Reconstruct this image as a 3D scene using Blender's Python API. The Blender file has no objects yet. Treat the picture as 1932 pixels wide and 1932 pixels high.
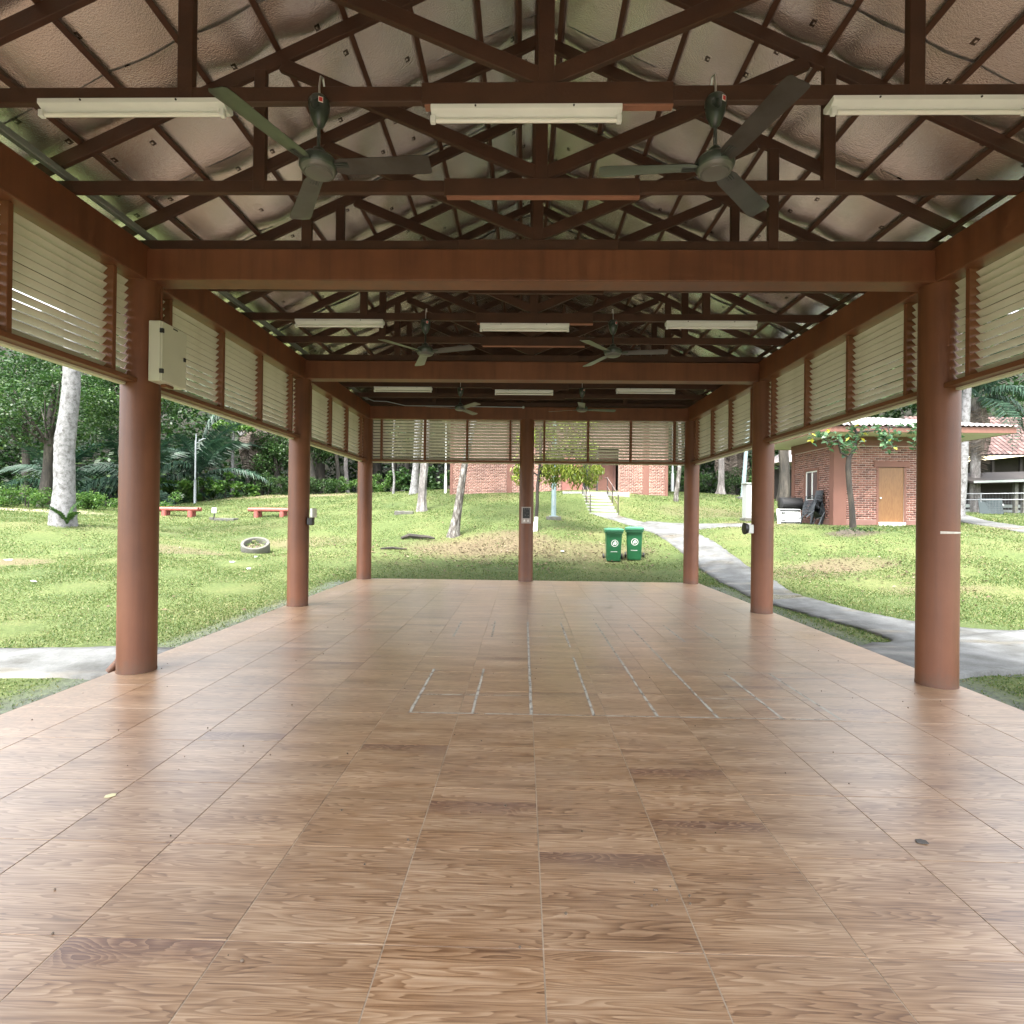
import bpy, bmesh, math, random
import numpy as np
from mathutils import Vector, Matrix

R = math.radians
random.seed(7)
rng = np.random.default_rng(7)
scene = bpy.context.scene
C = scene.collection

# ------------------------------------------------------------------ camera
cam_d = bpy.data.cameras.new('camera')
cam_d.sensor_fit = 'HORIZONTAL'; cam_d.sensor_width = 36.0
cam_d.lens = 36.0 * 1042.86 / 1932.0
cam_d.clip_start = 0.05; cam_d.clip_end = 900
cam = bpy.data.objects.new('camera', cam_d); C.objects.link(cam)
_yaw, _pit, _rol = 0.02027, 0.00411, 0.01165
fw = Vector((-math.sin(_yaw), math.cos(_yaw), 0)); rt = Vector((math.cos(_yaw), math.sin(_yaw), 0)); up = Vector((0, 0, 1))
F2 = fw * math.cos(_pit) + up * math.sin(_pit); U2 = up * math.cos(_pit) - fw * math.sin(_pit)
R3 = rt * math.cos(_rol) + U2 * math.sin(_rol); U3 = U2 * math.cos(_rol) - rt * math.sin(_rol)
cam.matrix_world = Matrix(((R3.x, U3.x, -F2.x, -0.0943), (R3.y, U3.y, -F2.y, 0.0), (R3.z, U3.z, -F2.z, 1.6275), (0, 0, 0, 1)))
scene.camera = cam

# ------------------------------------------------------------------ sky, sun, exposure
SUN_EL, SUN_AZ = R(62), R(200)        # azimuth measured clockwise from +Y
world = bpy.data.worlds.new('World'); scene.world = world; world.use_nodes = True
wn = world.node_tree; wn.nodes.clear()
wo = wn.nodes.new('ShaderNodeOutputWorld'); bg = wn.nodes.new('ShaderNodeBackground')
sky = wn.nodes.new('ShaderNodeTexSky'); sky.sky_type = 'NISHITA'; sky.sun_disc = False
sky.sun_elevation = SUN_EL; sky.sun_rotation = SUN_AZ
sky.air_density = 1.0; sky.dust_density = 4.0; sky.ozone_density = 1.0
hs = wn.nodes.new('ShaderNodeHueSaturation'); hs.inputs['Saturation'].default_value = 0.22
wn.links.new(sky.outputs[0], hs.inputs['Color']); wn.links.new(hs.outputs[0], bg.inputs['Color'])
bg.inputs['Strength'].default_value = 0.15
wn.links.new(bg.outputs[0], wo.inputs['Surface'])
sun_d = bpy.data.lights.new('sun', 'SUN'); sun_d.energy = 1.5; sun_d.angle = R(14); sun_d.color = (1.0, 0.95, 0.88)
sun = bpy.data.objects.new('sun', sun_d); C.objects.link(sun)
sdir = Vector((math.sin(SUN_AZ) * math.cos(SUN_EL), math.cos(SUN_AZ) * math.cos(SUN_EL), math.sin(SUN_EL)))
sun.rotation_euler = sdir.to_track_quat('Z', 'Y').to_euler()
scene.view_settings.view_transform = 'Standard'; scene.view_settings.look = 'None'
scene.view_settings.gamma = 1.0; scene.view_settings.exposure = 2.9
scene.render.engine = 'CYCLES'
scene.cycles.max_bounces = 10; scene.cycles.diffuse_bounces = 6; scene.cycles.glossy_bounces = 4
scene.cycles.transparent_max_bounces = 4; scene.cycles.use_denoising = True
scene.cycles.sample_clamp_indirect = 6.0

# ------------------------------------------------------------------ materials
def newmat(name):
    m = bpy.data.materials.new(name); m.use_nodes = True
    nt = m.node_tree; nt.nodes.clear()
    out = nt.nodes.new('ShaderNodeOutputMaterial')
    return m, nt, out
def N(nt, t, **kw):
    n = nt.nodes.new(t)
    for k, v in kw.items():
        if k in n.inputs.keys(): n.inputs[k].default_value = v
        else: setattr(n, k, v)
    return n
def ramp(nt, stops, interp='LINEAR'):
    r = nt.nodes.new('ShaderNodeValToRGB'); r.color_ramp.interpolation = interp
    e = r.color_ramp.elements
    while len(e) > 1: e.remove(e[-1])
    e[0].position = stops[0][0]; e[0].color = (*stops[0][1], 1)
    for p, c in stops[1:]:
        q = e.new(p); q.color = (*c, 1)
    return r
def math_n(nt, op, a, b=None, c=None):
    n = nt.nodes.new('ShaderNodeMath'); n.operation = op
    for i, v in enumerate((a, b, c)):
        if v is None: continue
        if isinstance(v, (int, float)): n.inputs[i].default_value = v
        else: nt.links.new(v, n.inputs[i])
    return n.outputs[0]
def mixc(nt, fac, a, b, mode='MIX'):
    n = nt.nodes.new('ShaderNodeMix'); n.data_type = 'RGBA'; n.blend_type = mode
    for i, v in ((0, fac), (6, a), (7, b)):
        if isinstance(v, (int, float)): n.inputs[i].default_value = v
        elif isinstance(v, tuple): n.inputs[i].default_value = (*v, 1)
        else: nt.links.new(v, n.inputs[i])
    return n.outputs[2]
def simple(name, col, rough=0.6, metal=0.0, var=0.15, scale=4.0, bump=0.05, bscale=40.0, spec=0.5, coord='Object', stain=None, stain_amt=0.0, stain_scale=1.5):
    m, nt, out = newmat(name)
    tc = nt.nodes.new('ShaderNodeTexCoord')
    p = N(nt, 'ShaderNodeBsdfPrincipled', Roughness=rough, Metallic=metal)
    p.inputs['Specular IOR Level'].default_value = spec
    n1 = N(nt, 'ShaderNodeTexNoise', Scale=scale, Detail=6.0)
    nt.links.new(tc.outputs[coord], n1.inputs['Vector'])
    d = tuple(c * (1 - var) for c in col); l = tuple(min(1, c * (1 + var)) for c in col)
    r = ramp(nt, [(0.3, d), (0.7, l)]); nt.links.new(n1.outputs['Fac'], r.inputs[0])
    c = r.outputs[0]
    if stain:
        n3 = N(nt, 'ShaderNodeTexNoise', Scale=stain_scale, Detail=8.0, Roughness=0.7)
        nt.links.new(tc.outputs[coord], n3.inputs['Vector'])
        r3 = ramp(nt, [(0.48, (0, 0, 0)), (0.68, (1, 1, 1))]); nt.links.new(n3.outputs['Fac'], r3.inputs[0])
        c = mixc(nt, math_n(nt, 'MULTIPLY', r3.outputs[0], stain_amt), c, stain)
    nt.links.new(c, p.inputs['Base Color'])
    if bump > 0:
        n2 = N(nt, 'ShaderNodeTexNoise', Scale=bscale, Detail=4.0)
        nt.links.new(tc.outputs[coord], n2.inputs['Vector'])
        b = N(nt, 'ShaderNodeBump', Strength=bump, Distance=0.02)
        nt.links.new(n2.outputs['Fac'], b.inputs['Height']); nt.links.new(b.outputs[0], p.inputs['Normal'])
        rr = nt.nodes.new('ShaderNodeMapRange'); rr.inputs[3].default_value = max(0, rough - 0.08); rr.inputs[4].default_value = min(1, rough + 0.08)
        nt.links.new(n1.outputs['Fac'], rr.inputs[0]); nt.links.new(rr.outputs[0], p.inputs['Roughness'])
    nt.links.new(p.outputs[0], out.inputs['Surface'])
    return m
def leafmat(name, stops, trans=0.3, rough=0.45):
    m, nt, out = newmat(name)
    g = nt.nodes.new('ShaderNodeNewGeometry')
    r = ramp(nt, stops); nt.links.new(g.outputs['Random Per Island'], r.inputs[0])
    p = N(nt, 'ShaderNodeBsdfPrincipled', Roughness=rough); p.inputs['Specular IOR Level'].default_value = 0.28; nt.links.new(r.outputs[0], p.inputs['Base Color'])
    t = nt.nodes.new('ShaderNodeBsdfTranslucent')
    hsn = N(nt, 'ShaderNodeHueSaturation', Saturation=1.1, Value=1.3); nt.links.new(r.outputs[0], hsn.inputs['Color'])
    nt.links.new(hsn.outputs[0], t.inputs['Color'])
    mx = nt.nodes.new('ShaderNodeMixShader'); mx.inputs[0].default_value = trans
    nt.links.new(p.outputs[0], mx.inputs[1]); nt.links.new(t.outputs[0], mx.inputs[2]); nt.links.new(mx.outputs[0], out.inputs['Surface'])
    return m
def islandmat(name, stops, rough=0.8, bump=0.3, bscale=60):
    m, nt, out = newmat(name)
    g = nt.nodes.new('ShaderNodeNewGeometry'); tc = nt.nodes.new('ShaderNodeTexCoord')
    r = ramp(nt, stops); nt.links.new(g.outputs['Random Per Island'], r.inputs[0])
    n2 = N(nt, 'ShaderNodeTexNoise', Scale=bscale, Detail=4.0); nt.links.new(tc.outputs['Object'], n2.inputs['Vector'])
    n3 = N(nt, 'ShaderNodeTexNoise', Scale=0.8, Detail=5.0); nt.links.new(tc.outputs['Object'], n3.inputs['Vector'])
    r3 = ramp(nt, [(0.35, (0.78, 0.75, 0.75)), (0.65, (1.15, 1.12, 1.1))]); nt.links.new(n3.outputs['Fac'], r3.inputs[0])
    col = mixc(nt, 1.0, r.outputs[0], r3.outputs[0], 'MULTIPLY')
    p = N(nt, 'ShaderNodeBsdfPrincipled', Roughness=rough); nt.links.new(col, p.inputs['Base Color'])
    b = N(nt, 'ShaderNodeBump', Strength=bump, Distance=0.01); nt.links.new(n2.outputs['Fac'], b.inputs['Height']); nt.links.new(b.outputs[0], p.inputs['Normal'])
    nt.links.new(p.outputs[0], out.inputs['Surface'])
    return m

M = {}
def paintmat():
    m, nt, out = newmat('red_brown_paint')
    geo = nt.nodes.new('ShaderNodeNewGeometry'); mp = nt.nodes.new('ShaderNodeMapping'); mp.inputs['Scale'].default_value = (9, 9, 0.55); nt.links.new(geo.outputs['Position'], mp.inputs[0])
    def nz(v, sc_, det, ro=0.6):
        n_ = N(nt, 'ShaderNodeTexNoise', Scale=sc_, Detail=det, Roughness=ro); nt.links.new(v, n_.inputs['Vector']); return n_.outputs['Fac']
    st = nz(mp.outputs[0], 1.0, 6.0); bl = nz(geo.outputs['Position'], 1.4, 5.0); ch = nz(geo.outputs['Position'], 17.0, 5.0, 0.7); fi = nz(geo.outputs['Position'], 70.0, 3.0)
    r = ramp(nt, [(0.32, (0.125, 0.042, 0.0175)), (0.55, (0.160, 0.055, 0.0225)), (0.75, (0.182, 0.066, 0.029))]); nt.links.new(bl, r.inputs[0])
    rs_ = ramp(nt, [(0.30, (0.74, 0.72, 0.70)), (0.52, (1, 1, 1)), (0.72, (1.10, 1.10, 1.12))]); nt.links.new(st, rs_.inputs[0])
    col = mixc(nt, 1.0, r.outputs[0], rs_.outputs[0], 'MULTIPLY')
    rc_ = ramp(nt, [(0.735, (0, 0, 0)), (0.76, (1, 1, 1))]); nt.links.new(ch, rc_.inputs[0])
    col = mixc(nt, math_n(nt, 'MULTIPLY', rc_.outputs[0], 0.45), col, (0.24, 0.15, 0.11))
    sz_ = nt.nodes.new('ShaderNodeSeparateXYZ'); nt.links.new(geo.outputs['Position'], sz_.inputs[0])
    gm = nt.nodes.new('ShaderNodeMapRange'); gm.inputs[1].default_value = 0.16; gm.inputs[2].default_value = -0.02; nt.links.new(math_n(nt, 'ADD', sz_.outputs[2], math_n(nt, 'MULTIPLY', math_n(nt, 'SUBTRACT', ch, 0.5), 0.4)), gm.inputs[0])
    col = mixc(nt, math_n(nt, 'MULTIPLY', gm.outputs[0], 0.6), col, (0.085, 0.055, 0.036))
    p = N(nt, 'ShaderNodeBsdfPrincipled'); nt.links.new(col, p.inputs['Base Color'])
    nt.links.new(math_n(nt, 'ADD', 0.38, math_n(nt, 'MULTIPLY', st, 0.22)), p.inputs['Roughness'])
    b = N(nt, 'ShaderNodeBump', Strength=0.12, Distance=0.01); nt.links.new(math_n(nt, 'ADD', fi, bl), b.inputs['Height']); nt.links.new(b.outputs[0], p.inputs['Normal'])
    nt.links.new(p.outputs[0], out.inputs['Surface']); return m
M['paint'] = paintmat()
M['timber'] = simple('dark_brown_timber_paint', (0.058, 0.0225, 0.0105), 0.6, var=0.2, scale=5, bump=0.12, bscale=50)
M['timber2'] = simple('fresh_brown_timber', (0.27, 0.115, 0.07), 0.6, var=0.15, scale=5, bump=0.1)
M['purlin'] = simple('purlin_paint', (0.08, 0.033, 0.018), 0.6, var=0.15, scale=6, bump=0.08)
M['galv'] = simple('galvanised_green_grey', (0.26, 0.29, 0.27), 0.5, metal=0.4, var=0.12)
M['slat'] = simple('cream_louvre_slat', (0.55, 0.515, 0.43), 0.45, var=0.05, scale=2, bump=0.02, stain=(0.40, 0.36, 0.27), stain_amt=0.5, stain_scale=2.5)
M['mull'] = simple('louvre_frame_brown', (0.155, 0.055, 0.022), 0.5, var=0.1)
M['litrail'] = simple('lit_rail_cream', (0.62, 0.58, 0.46), 0.5, var=0.06)  # pale colour standing for daylight on the rail's outer underside
M['boxpaint'] = simple('cream_enamel', (0.60, 0.60, 0.50), 0.35, var=0.04, bump=0.02)
M['black'] = simple('black_plastic', (0.015, 0.015, 0.016), 0.45, var=0.2)
M['chair'] = simple('black_chair_plastic', (0.022, 0.026, 0.030), 0.4, var=0.2)
M['white'] = simple('white_enamel', (0.72, 0.74, 0.73), 0.35, var=0.04, bump=0.02)
M['tube'] = simple('unlit_tube_glass', (0.80, 0.80, 0.76), 0.15, var=0.02, bump=0)
M['fan'] = simple('fan_dark_green_enamel', (0.030, 0.038, 0.032), 0.3, var=0.2, bump=0.02)
M['blade'] = simple('fan_blade_grey', (0.085, 0.084, 0.078), 0.3, metal=0.6, var=0.12, bump=0.02, stain=(0.06, 0.05, 0.04), stain_amt=0.5, stain_scale=6)
M['capgrey'] = simple('fan_cap_grey', (0.09, 0.088, 0.08), 0.35, var=0.1)
M['chrome'] = simple('hook_steel', (0.5, 0.5, 0.48), 0.35, metal=0.9, var=0.1)
M['red'] = simple('red_print', (0.55, 0.03, 0.03), 0.4)
M['whiteprint'] = simple('white_print', (0.8, 0.8, 0.78), 0.5, var=0.03, bump=0)
M['tape'] = None
M['concrete'] = simple('pale_concrete', (0.20, 0.205, 0.20), 0.75, var=0.16, scale=1.2, bump=0.2, bscale=30, stain=(0.24, 0.23, 0.20), stain_amt=0.55, stain_scale=0.6)
M['conc2'] = simple('weathered_concrete', (0.085, 0.083, 0.073), 0.85, var=0.3, scale=6, bump=0.4, bscale=30, stain=(0.10, 0.11, 0.07), stain_amt=0.7, stain_scale=4)
M['bin'] = simple('bin_green_plastic', (0.018, 0.125, 0.05), 0.42, var=0.08, bump=0.02)
M['lid'] = simple('bin_lid_green', (0.035, 0.17, 0.09), 0.35, var=0.08, bump=0.02)
M['benchred'] = simple('bench_red_paint', (0.24, 0.065, 0.052), 0.6, var=0.2, scale=6, bump=0.15)
M['lampblue'] = simple('pale_blue_grey_metal', (0.22, 0.29, 0.31), 0.45, metal=0.2, var=0.12, scale=3)
M['galvpole'] = simple('galvanised_pole', (0.32, 0.35, 0.37), 0.45, metal=0.3, var=0.08)
M['mortar'] = simple('pink_mortar', (0.42, 0.33, 0.285), 0.9, var=0.12, scale=3, bump=0.2)
M['brick'] = islandmat('red_brick', [(0, (0.085, 0.034, 0.027)), (0.35, (0.14, 0.056, 0.042)), (0.7, (0.19, 0.080, 0.060)), (1, (0.24, 0.115, 0.088))])
M['brick2'] = islandmat('red_brick_faded', [(0, (0.17, 0.085, 0.066)), (0.5, (0.245, 0.13, 0.10)), (1, (0.31, 0.18, 0.143))])
M['plaster'] = simple('brown_render', (0.145, 0.065, 0.047), 0.75, var=0.1, scale=2, bump=0.1)
M['plinth'] = simple('plinth_render', (0.17, 0.088, 0.072), 0.8, var=0.15, scale=2, bump=0.15)
M['soil'] = simple('dark_soil', (0.05, 0.042, 0.03), 0.95, var=0.4, scale=9, bump=0.5)
M['door'] = None
M['glass'] = simple('dark_window_glass', (0.03, 0.035, 0.04), 0.06, var=0.1, bump=0, spec=0.8)
M['soffit'] = simple('cream_soffit', (0.50, 0.485, 0.41), 0.7, var=0.05)
M['roofmetal'] = simple('pale_roof_sheet', (0.30, 0.265, 0.26), 0.45, var=0.08, bump=0.05)
M['rooftile'] = islandmat('brown_roof_tile', [(0, (0.05, 0.027, 0.023)), (0.5, (0.09, 0.047, 0.04)), (1, (0.15, 0.092, 0.082))], 0.6)
M['darkwood'] = simple('dark_veranda_wood', (0.025, 0.02, 0.017), 0.8, var=0.3)
M['sail'] = simple('cream_sail_cloth', (0.62, 0.55, 0.35), 0.8, var=0.05)
M['steel'] = simple('fence_steel', (0.17, 0.18, 0.19), 0.5, metal=0.5, var=0.1)
M['teal'] = simple('teal_grey_board', (0.030, 0.043, 0.046), 0.8, var=0.1)
M['rail'] = simple('handrail_dark', (0.03, 0.02, 0.018), 0.5, var=0.1)
M['railtop'] = simple('handrail_worn_steel', (0.14, 0.11, 0.10), 0.5, var=0.1)
M['cabinet'] = simple('pale_grey_cabinet', (0.33, 0.345, 0.35), 0.4, var=0.04, bump=0.02)
M['litter'] = simple('white_litter', (0.45, 0.47, 0.50), 0.6, var=0.05)
M['stone'] = simple('small_grit', (0.16, 0.125, 0.095), 0.8, var=0.3)
M['paper'] = simple('yellow_paper', (0.72, 0.68, 0.42), 0.7, var=0.05)
M['dryleaf'] = simple('grey_dry_leaf', (0.10, 0.095, 0.09), 0.7, var=0.2)
M['roofout'] = simple('outer_roof_sheet', (0.16, 0.06, 0.04), 0.5, var=0.1)
LEAF = {
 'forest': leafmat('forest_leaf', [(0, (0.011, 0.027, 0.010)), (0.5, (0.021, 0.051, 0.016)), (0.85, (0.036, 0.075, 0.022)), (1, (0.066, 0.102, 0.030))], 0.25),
 'mid': leafmat('mid_leaf', [(0, (0.014, 0.038, 0.011)), (0.5, (0.027, 0.063, 0.018)), (1, (0.058, 0.103, 0.029))], 0.3),
 'bright': leafmat('bright_shrub_leaf', [(0, (0.028, 0.073, 0.017)), (0.5, (0.056, 0.123, 0.025)), (1, (0.106, 0.174, 0.045))], 0.35),
 'palm': leafmat('palm_leaf', [(0, (0.010, 0.027, 0.017)), (0.6, (0.021, 0.052, 0.032)), (1, (0.052, 0.098, 0.059))], 0.15, 0.5),
 'dead': leafmat('dead_frond', [(0, (0.07, 0.055, 0.045)), (0.6, (0.13, 0.105, 0.085)), (1, (0.21, 0.18, 0.15))], 0.1, 0.7),
 'almond': leafmat('broad_leaf', [(0, (0.03, 0.07, 0.034)), (0.55, (0.055, 0.115, 0.056)), (0.94, (0.095, 0.165, 0.08)), (0.96, (0.36, 0.33, 0.06)), (1, (0.30, 0.29, 0.05))], 0.3, 0.35),
 'mango': leafmat('yellow_green_leaf', [(0, (0.07, 0.11, 0.02)), (0.5, (0.15, 0.20, 0.035)), (1, (0.25, 0.28, 0.06))], 0.35),
 'grass': leafmat('grass_blade', [(0, (0.042, 0.080, 0.021)), (0.35, (0.075, 0.122, 0.032)), (0.7, (0.125, 0.160, 0.053)), (0.93, (0.18, 0.185, 0.08)), (1, (0.20, 0.175, 0.105))], 0.3, 0.55),
 'litter': leafmat('fallen_leaf', [(0, (0.05, 0.035, 0.02)), (0.5, (0.09, 0.06, 0.036)), (0.9, (0.16, 0.115, 0.072)), (1, (0.26, 0.21, 0.15))], 0.05, 0.7),
}
def barkmat(name, a, b, c, scale=3.0, thresh=0.5, stretch=(1, 1, 0.35)):
    m, nt, out = newmat(name)
    tc = nt.nodes.new('ShaderNodeTexCoord'); mp = nt.nodes.new('ShaderNodeMapping'); mp.inputs['Scale'].default_value = stretch
    nt.links.new(tc.outputs['Object'], mp.inputs[0])
    n1 = N(nt, 'ShaderNodeTexNoise', Scale=scale, Detail=8.0, Roughness=0.65); nt.links.new(mp.outputs[0], n1.inputs['Vector'])
    n2 = N(nt, 'ShaderNodeTexNoise', Scale=scale * 7, Detail=6.0); nt.links.new(mp.outputs[0], n2.inputs['Vector'])
    r = ramp(nt, [(thresh - 0.14, a), (thresh, b), (thresh + 0.14, c)]); nt.links.new(n1.outputs['Fac'], r.inputs[0])
    r2 = ramp(nt, [(0.3, (0.6, 0.6, 0.6)), (0.6, (1, 1, 1))]); nt.links.new(n2.outputs['Fac'], r2.inputs[0])
    col = mixc(nt, 1.0, r.outputs[0], r2.outputs[0], 'MULTIPLY')
    p = N(nt, 'ShaderNodeBsdfPrincipled', Roughness=0.8); nt.links.new(col, p.inputs['Base Color'])
    bp = N(nt, 'ShaderNodeBump', Strength=0.5, Distance=0.03); nt.links.new(n2.outputs['Fac'], bp.inputs['Height']); nt.links.new(bp.outputs[0], p.inputs['Normal'])
    nt.links.new(p.outputs[0], out.inputs['Surface'])
    return m
M['bark_white'] = barkmat('whitish_palm_bark', (0.055, 0.052, 0.05), (0.14, 0.14, 0.138), (0.215, 0.215, 0.22), 9.0, 0.45, (1, 1, 0.9))
M['bark_spot'] = barkmat('spotted_bark', (0.035, 0.03, 0.026), (0.10, 0.09, 0.077), (0.28, 0.275, 0.26), 9.0, 0.50)
M['bark_grey'] = barkmat('grey_bark', (0.09, 0.083, 0.077), (0.165, 0.15, 0.143), (0.29, 0.28, 0.27), 4.0, 0.5)
M['bark_dark'] = barkmat('dark_bark', (0.010, 0.008, 0.006), (0.020, 0.016, 0.011), (0.045, 0.037, 0.027), 5.0, 0.5)
M['bark_forest'] = barkmat('forest_bark', (0.018, 0.016, 0.012), (0.04, 0.034, 0.026), (0.085, 0.074, 0.058), 3.0, 0.5, (1, 1, 0.25))

# wood-look tile --------------------------------------------------------
def tilemat():
    m, nt, out = newmat('wood_print_tile')
    tc = nt.nodes.new('ShaderNodeTexCoord'); oi = nt.nodes.new('ShaderNodeObjectInfo')
    sp = nt.nodes.new('ShaderNodeSeparateXYZ'); nt.links.new(tc.outputs['Object'], sp.inputs[0])
    x, y = sp.outputs[0], sp.outputs[1]
    pl = math_n(nt, 'FLOOR', math_n(nt, 'MULTIPLY', math_n(nt, 'ADD', y, 0.3), 1 / 0.15))
    seed = math_n(nt, 'ADD', math_n(nt, 'MULTIPLY', oi.outputs['Random'], 97.0), math_n(nt, 'MULTIPLY', pl, 3.71))
    wnz = nt.nodes.new('ShaderNodeTexWhiteNoise'); wnz.noise_dimensions = '1D'; nt.links.new(math_n(nt, 'FLOOR', math_n(nt, 'MULTIPLY', seed, 10)), wnz.inputs['W'])
    ts = math_n(nt, 'MULTIPLY', oi.outputs['Random'], 61.0)
    def vec(ax, ay, s_):
        c_ = nt.nodes.new('ShaderNodeCombineXYZ'); nt.links.new(math_n(nt, 'MULTIPLY', x, ax), c_.inputs[0]); nt.links.new(math_n(nt, 'MULTIPLY', y, ay), c_.inputs[1]); nt.links.new(s_, c_.inputs[2]); return c_.outputs[0]
    def nz(v, det, ro=0.5):
        n_ = N(nt, 'ShaderNodeTexNoise', Scale=1.0, Detail=det, Roughness=ro); nt.links.new(v, n_.inputs['Vector']); return n_.outputs['Fac']
    nA = nz(vec(1.7, 17.0, ts), 1.2, 0.45)
    nF0 = nz(vec(3.0, 130.0, ts), 4.0, 0.65)
    nFm = nt.nodes.new('ShaderNodeMapRange'); nFm.inputs[1].default_value = 0.33; nFm.inputs[2].default_value = 0.67; nt.links.new(nF0, nFm.inputs[0]); nF = nFm.outputs[0]
    nB = nz(vec(1.1, 7.0, math_n(nt, 'ADD', ts, 23.0)), 2.0)
    ring = math_n(nt, 'FRACT', math_n(nt, 'ADD', math_n(nt, 'MULTIPLY', nA, 12.0), math_n(nt, 'MULTIPLY', nF, 0.15)))
    rring = ramp(nt, [(0.0, (0.95,) * 3), (0.35, (0.75,) * 3), (0.8, (0.18,) * 3), (0.93, (0.0,) * 3), (1.0, (0.85,) * 3)]); nt.links.new(ring, rring.inputs[0])
    g = math_n(nt, 'ADD', math_n(nt, 'MULTIPLY', rring.outputs[0], 0.30), math_n(nt, 'ADD', math_n(nt, 'MULTIPLY', nF, 0.30), math_n(nt, 'MULTIPLY', nB, 0.58)))
    nD = nz(vec(3.0, 11.0, seed), 0.8, 0.4)
    ringd = math_n(nt, 'FRACT', math_n(nt, 'ADD', math_n(nt, 'MULTIPLY', nD, 15.0), math_n(nt, 'MULTIPLY', nF, 0.2)))
    gd = math_n(nt, 'ADD', math_n(nt, 'MULTIPLY', ringd, 0.75), math_n(nt, 'MULTIPLY', nF, 0.3))
    rl = ramp(nt, [(0.24, (0.105, 0.049, 0.024)), (0.44, (0.225, 0.125, 0.065)), (0.66, (0.355, 0.222, 0.128)), (0.88, (0.50, 0.355, 0.235))]); nt.links.new(g, rl.inputs[0])
    rd = ramp(nt, [(0.12, (0.105, 0.046, 0.029)), (0.55, (0.165, 0.082, 0.052)), (0.92, (0.33, 0.205, 0.13))]); nt.links.new(gd, rd.inputs[0])
    # a dark plank in some tiles
    att = nt.nodes.new('ShaderNodeAttribute'); att.attribute_type = 'OBJECT'; att.attribute_name = 'dark_plank'
    isd = math_n(nt, 'LESS_THAN', math_n(nt, 'ABSOLUTE', math_n(nt, 'SUBTRACT', att.outputs['Fac'], math_n(nt, 'ADD', pl, 1.0))), 0.5)
    pf0 = math_n(nt, 'FRACT', math_n(nt, 'MULTIPLY', math_n(nt, 'ADD', y, 0.3), 1 / 0.15))
    fd = nt.nodes.new('ShaderNodeMapRange'); fd.inputs[1].default_value = 0.0; fd.inputs[2].default_value = 0.75; nt.links.new(math_n(nt, 'ADD', pf0, math_n(nt, 'MULTIPLY', math_n(nt, 'SUBTRACT', nD, 0.5), 1.2)), fd.inputs[0])
    dk = mixc(nt, math_n(nt, 'MULTIPLY', math_n(nt, 'MULTIPLY', isd, fd.outputs[0]), 0.9), rl.outputs[0], rd.outputs[0])
    # tone per plank and per tile
    wn2 = nt.nodes.new('ShaderNodeTexWhiteNoise'); wn2.noise_dimensions = '1D'; nt.links.new(math_n(nt, 'FLOOR', math_n(nt, 'MULTIPLY', seed, 13)), wn2.inputs['W'])
    tone = math_n(nt, 'ADD', 0.94, math_n(nt, 'MULTIPLY', wn2.outputs['Value'], 0.14))
    pf = math_n(nt, 'FRACT', math_n(nt, 'MULTIPLY', math_n(nt, 'ADD', y, 0.3), 1 / 0.15)); tone = math_n(nt, 'MULTIPLY', tone, math_n(nt, 'SUBTRACT', 1.0, math_n(nt, 'MULTIPLY', math_n(nt, 'LESS_THAN', pf, 0.012), 0.10)))
    tn = nt.nodes.new('ShaderNodeCombineXYZ')
    for i in range(3): nt.links.new(tone, tn.inputs[i])
    col = mixc(nt, 1.0, dk, tn.outputs[0], 'MULTIPLY')
    # dust and scuffs, continuous over the floor
    geo = nt.nodes.new('ShaderNodeNewGeometry')
    n4 = N(nt, 'ShaderNodeTexNoise', Scale=0.55, Detail=7.0, Roughness=0.65); nt.links.new(geo.outputs['Position'], n4.inputs['Vector'])
    r4 = ramp(nt, [(0.42, (0, 0, 0)), (0.75, (1, 1, 1))]); nt.links.new(n4.outputs['Fac'], r4.inputs[0])
    col = mixc(nt, math_n(nt, 'MULTIPLY', r4.outputs[0], 0.30), col, (0.40, 0.34, 0.29))
    n5 = N(nt, 'ShaderNodeTexNoise', Scale=26.0, Detail=3.0); nt.links.new(geo.outputs['Position'], n5.inputs['Vector'])
    r5 = ramp(nt, [(0.68, (0, 0, 0)), (0.80, (1, 1, 1))]); nt.links.new(n5.outputs['Fac'], r5.inputs[0])
    sg = nt.nodes.new('ShaderNodeSeparateXYZ'); nt.links.new(geo.outputs['Position'], sg.inputs[0])
    em = nt.nodes.new('ShaderNodeMapRange'); em.inputs[1].default_value = -3.75; em.inputs[2].default_value = -4.25; nt.links.new(math_n(nt, 'ADD', sg.outputs[0], math_n(nt, 'MULTIPLY', math_n(nt, 'SUBTRACT', n5.outputs['Fac'], 0.5), 1.3)), em.inputs[0])
    col = mixc(nt, math_n(nt, 'MULTIPLY', em.outputs[0], 0.7), col, (0.17, 0.105, 0.055))
    p = N(nt, 'ShaderNodeBsdfPrincipled'); nt.links.new(col, p.inputs['Base Color'])
    mr = nt.nodes.new('ShaderNodeMapRange'); mr.inputs[1].default_value = 0.3; mr.inputs[2].default_value = 0.75; mr.inputs[3].default_value = 0.28; mr.inputs[4].default_value = 0.42; p.inputs['Specular IOR Level'].default_value = 0.6; p.inputs['Coat Weight'].default_value = 0.7; p.inputs['Coat Roughness'].default_value = 0.33
    n6 = N(nt, 'ShaderNodeTexNoise', Scale=1.1, Detail=2.0); nt.links.new(geo.outputs['Position'], n6.inputs['Vector'])
    nt.links.new(n6.outputs['Fac'], mr.inputs[0]); nt.links.new(mr.outputs[0], p.inputs['Roughness'])
    b = N(nt, 'ShaderNodeBump', Strength=0.10, Distance=0.003); nt.links.new(nF, b.inputs['Height']); nt.links.new(b.outputs[0], p.inputs['Normal'])
    nt.links.new(p.outputs[0], out.inputs['Surface'])
    return m
M['tile'] = tilemat()
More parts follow.
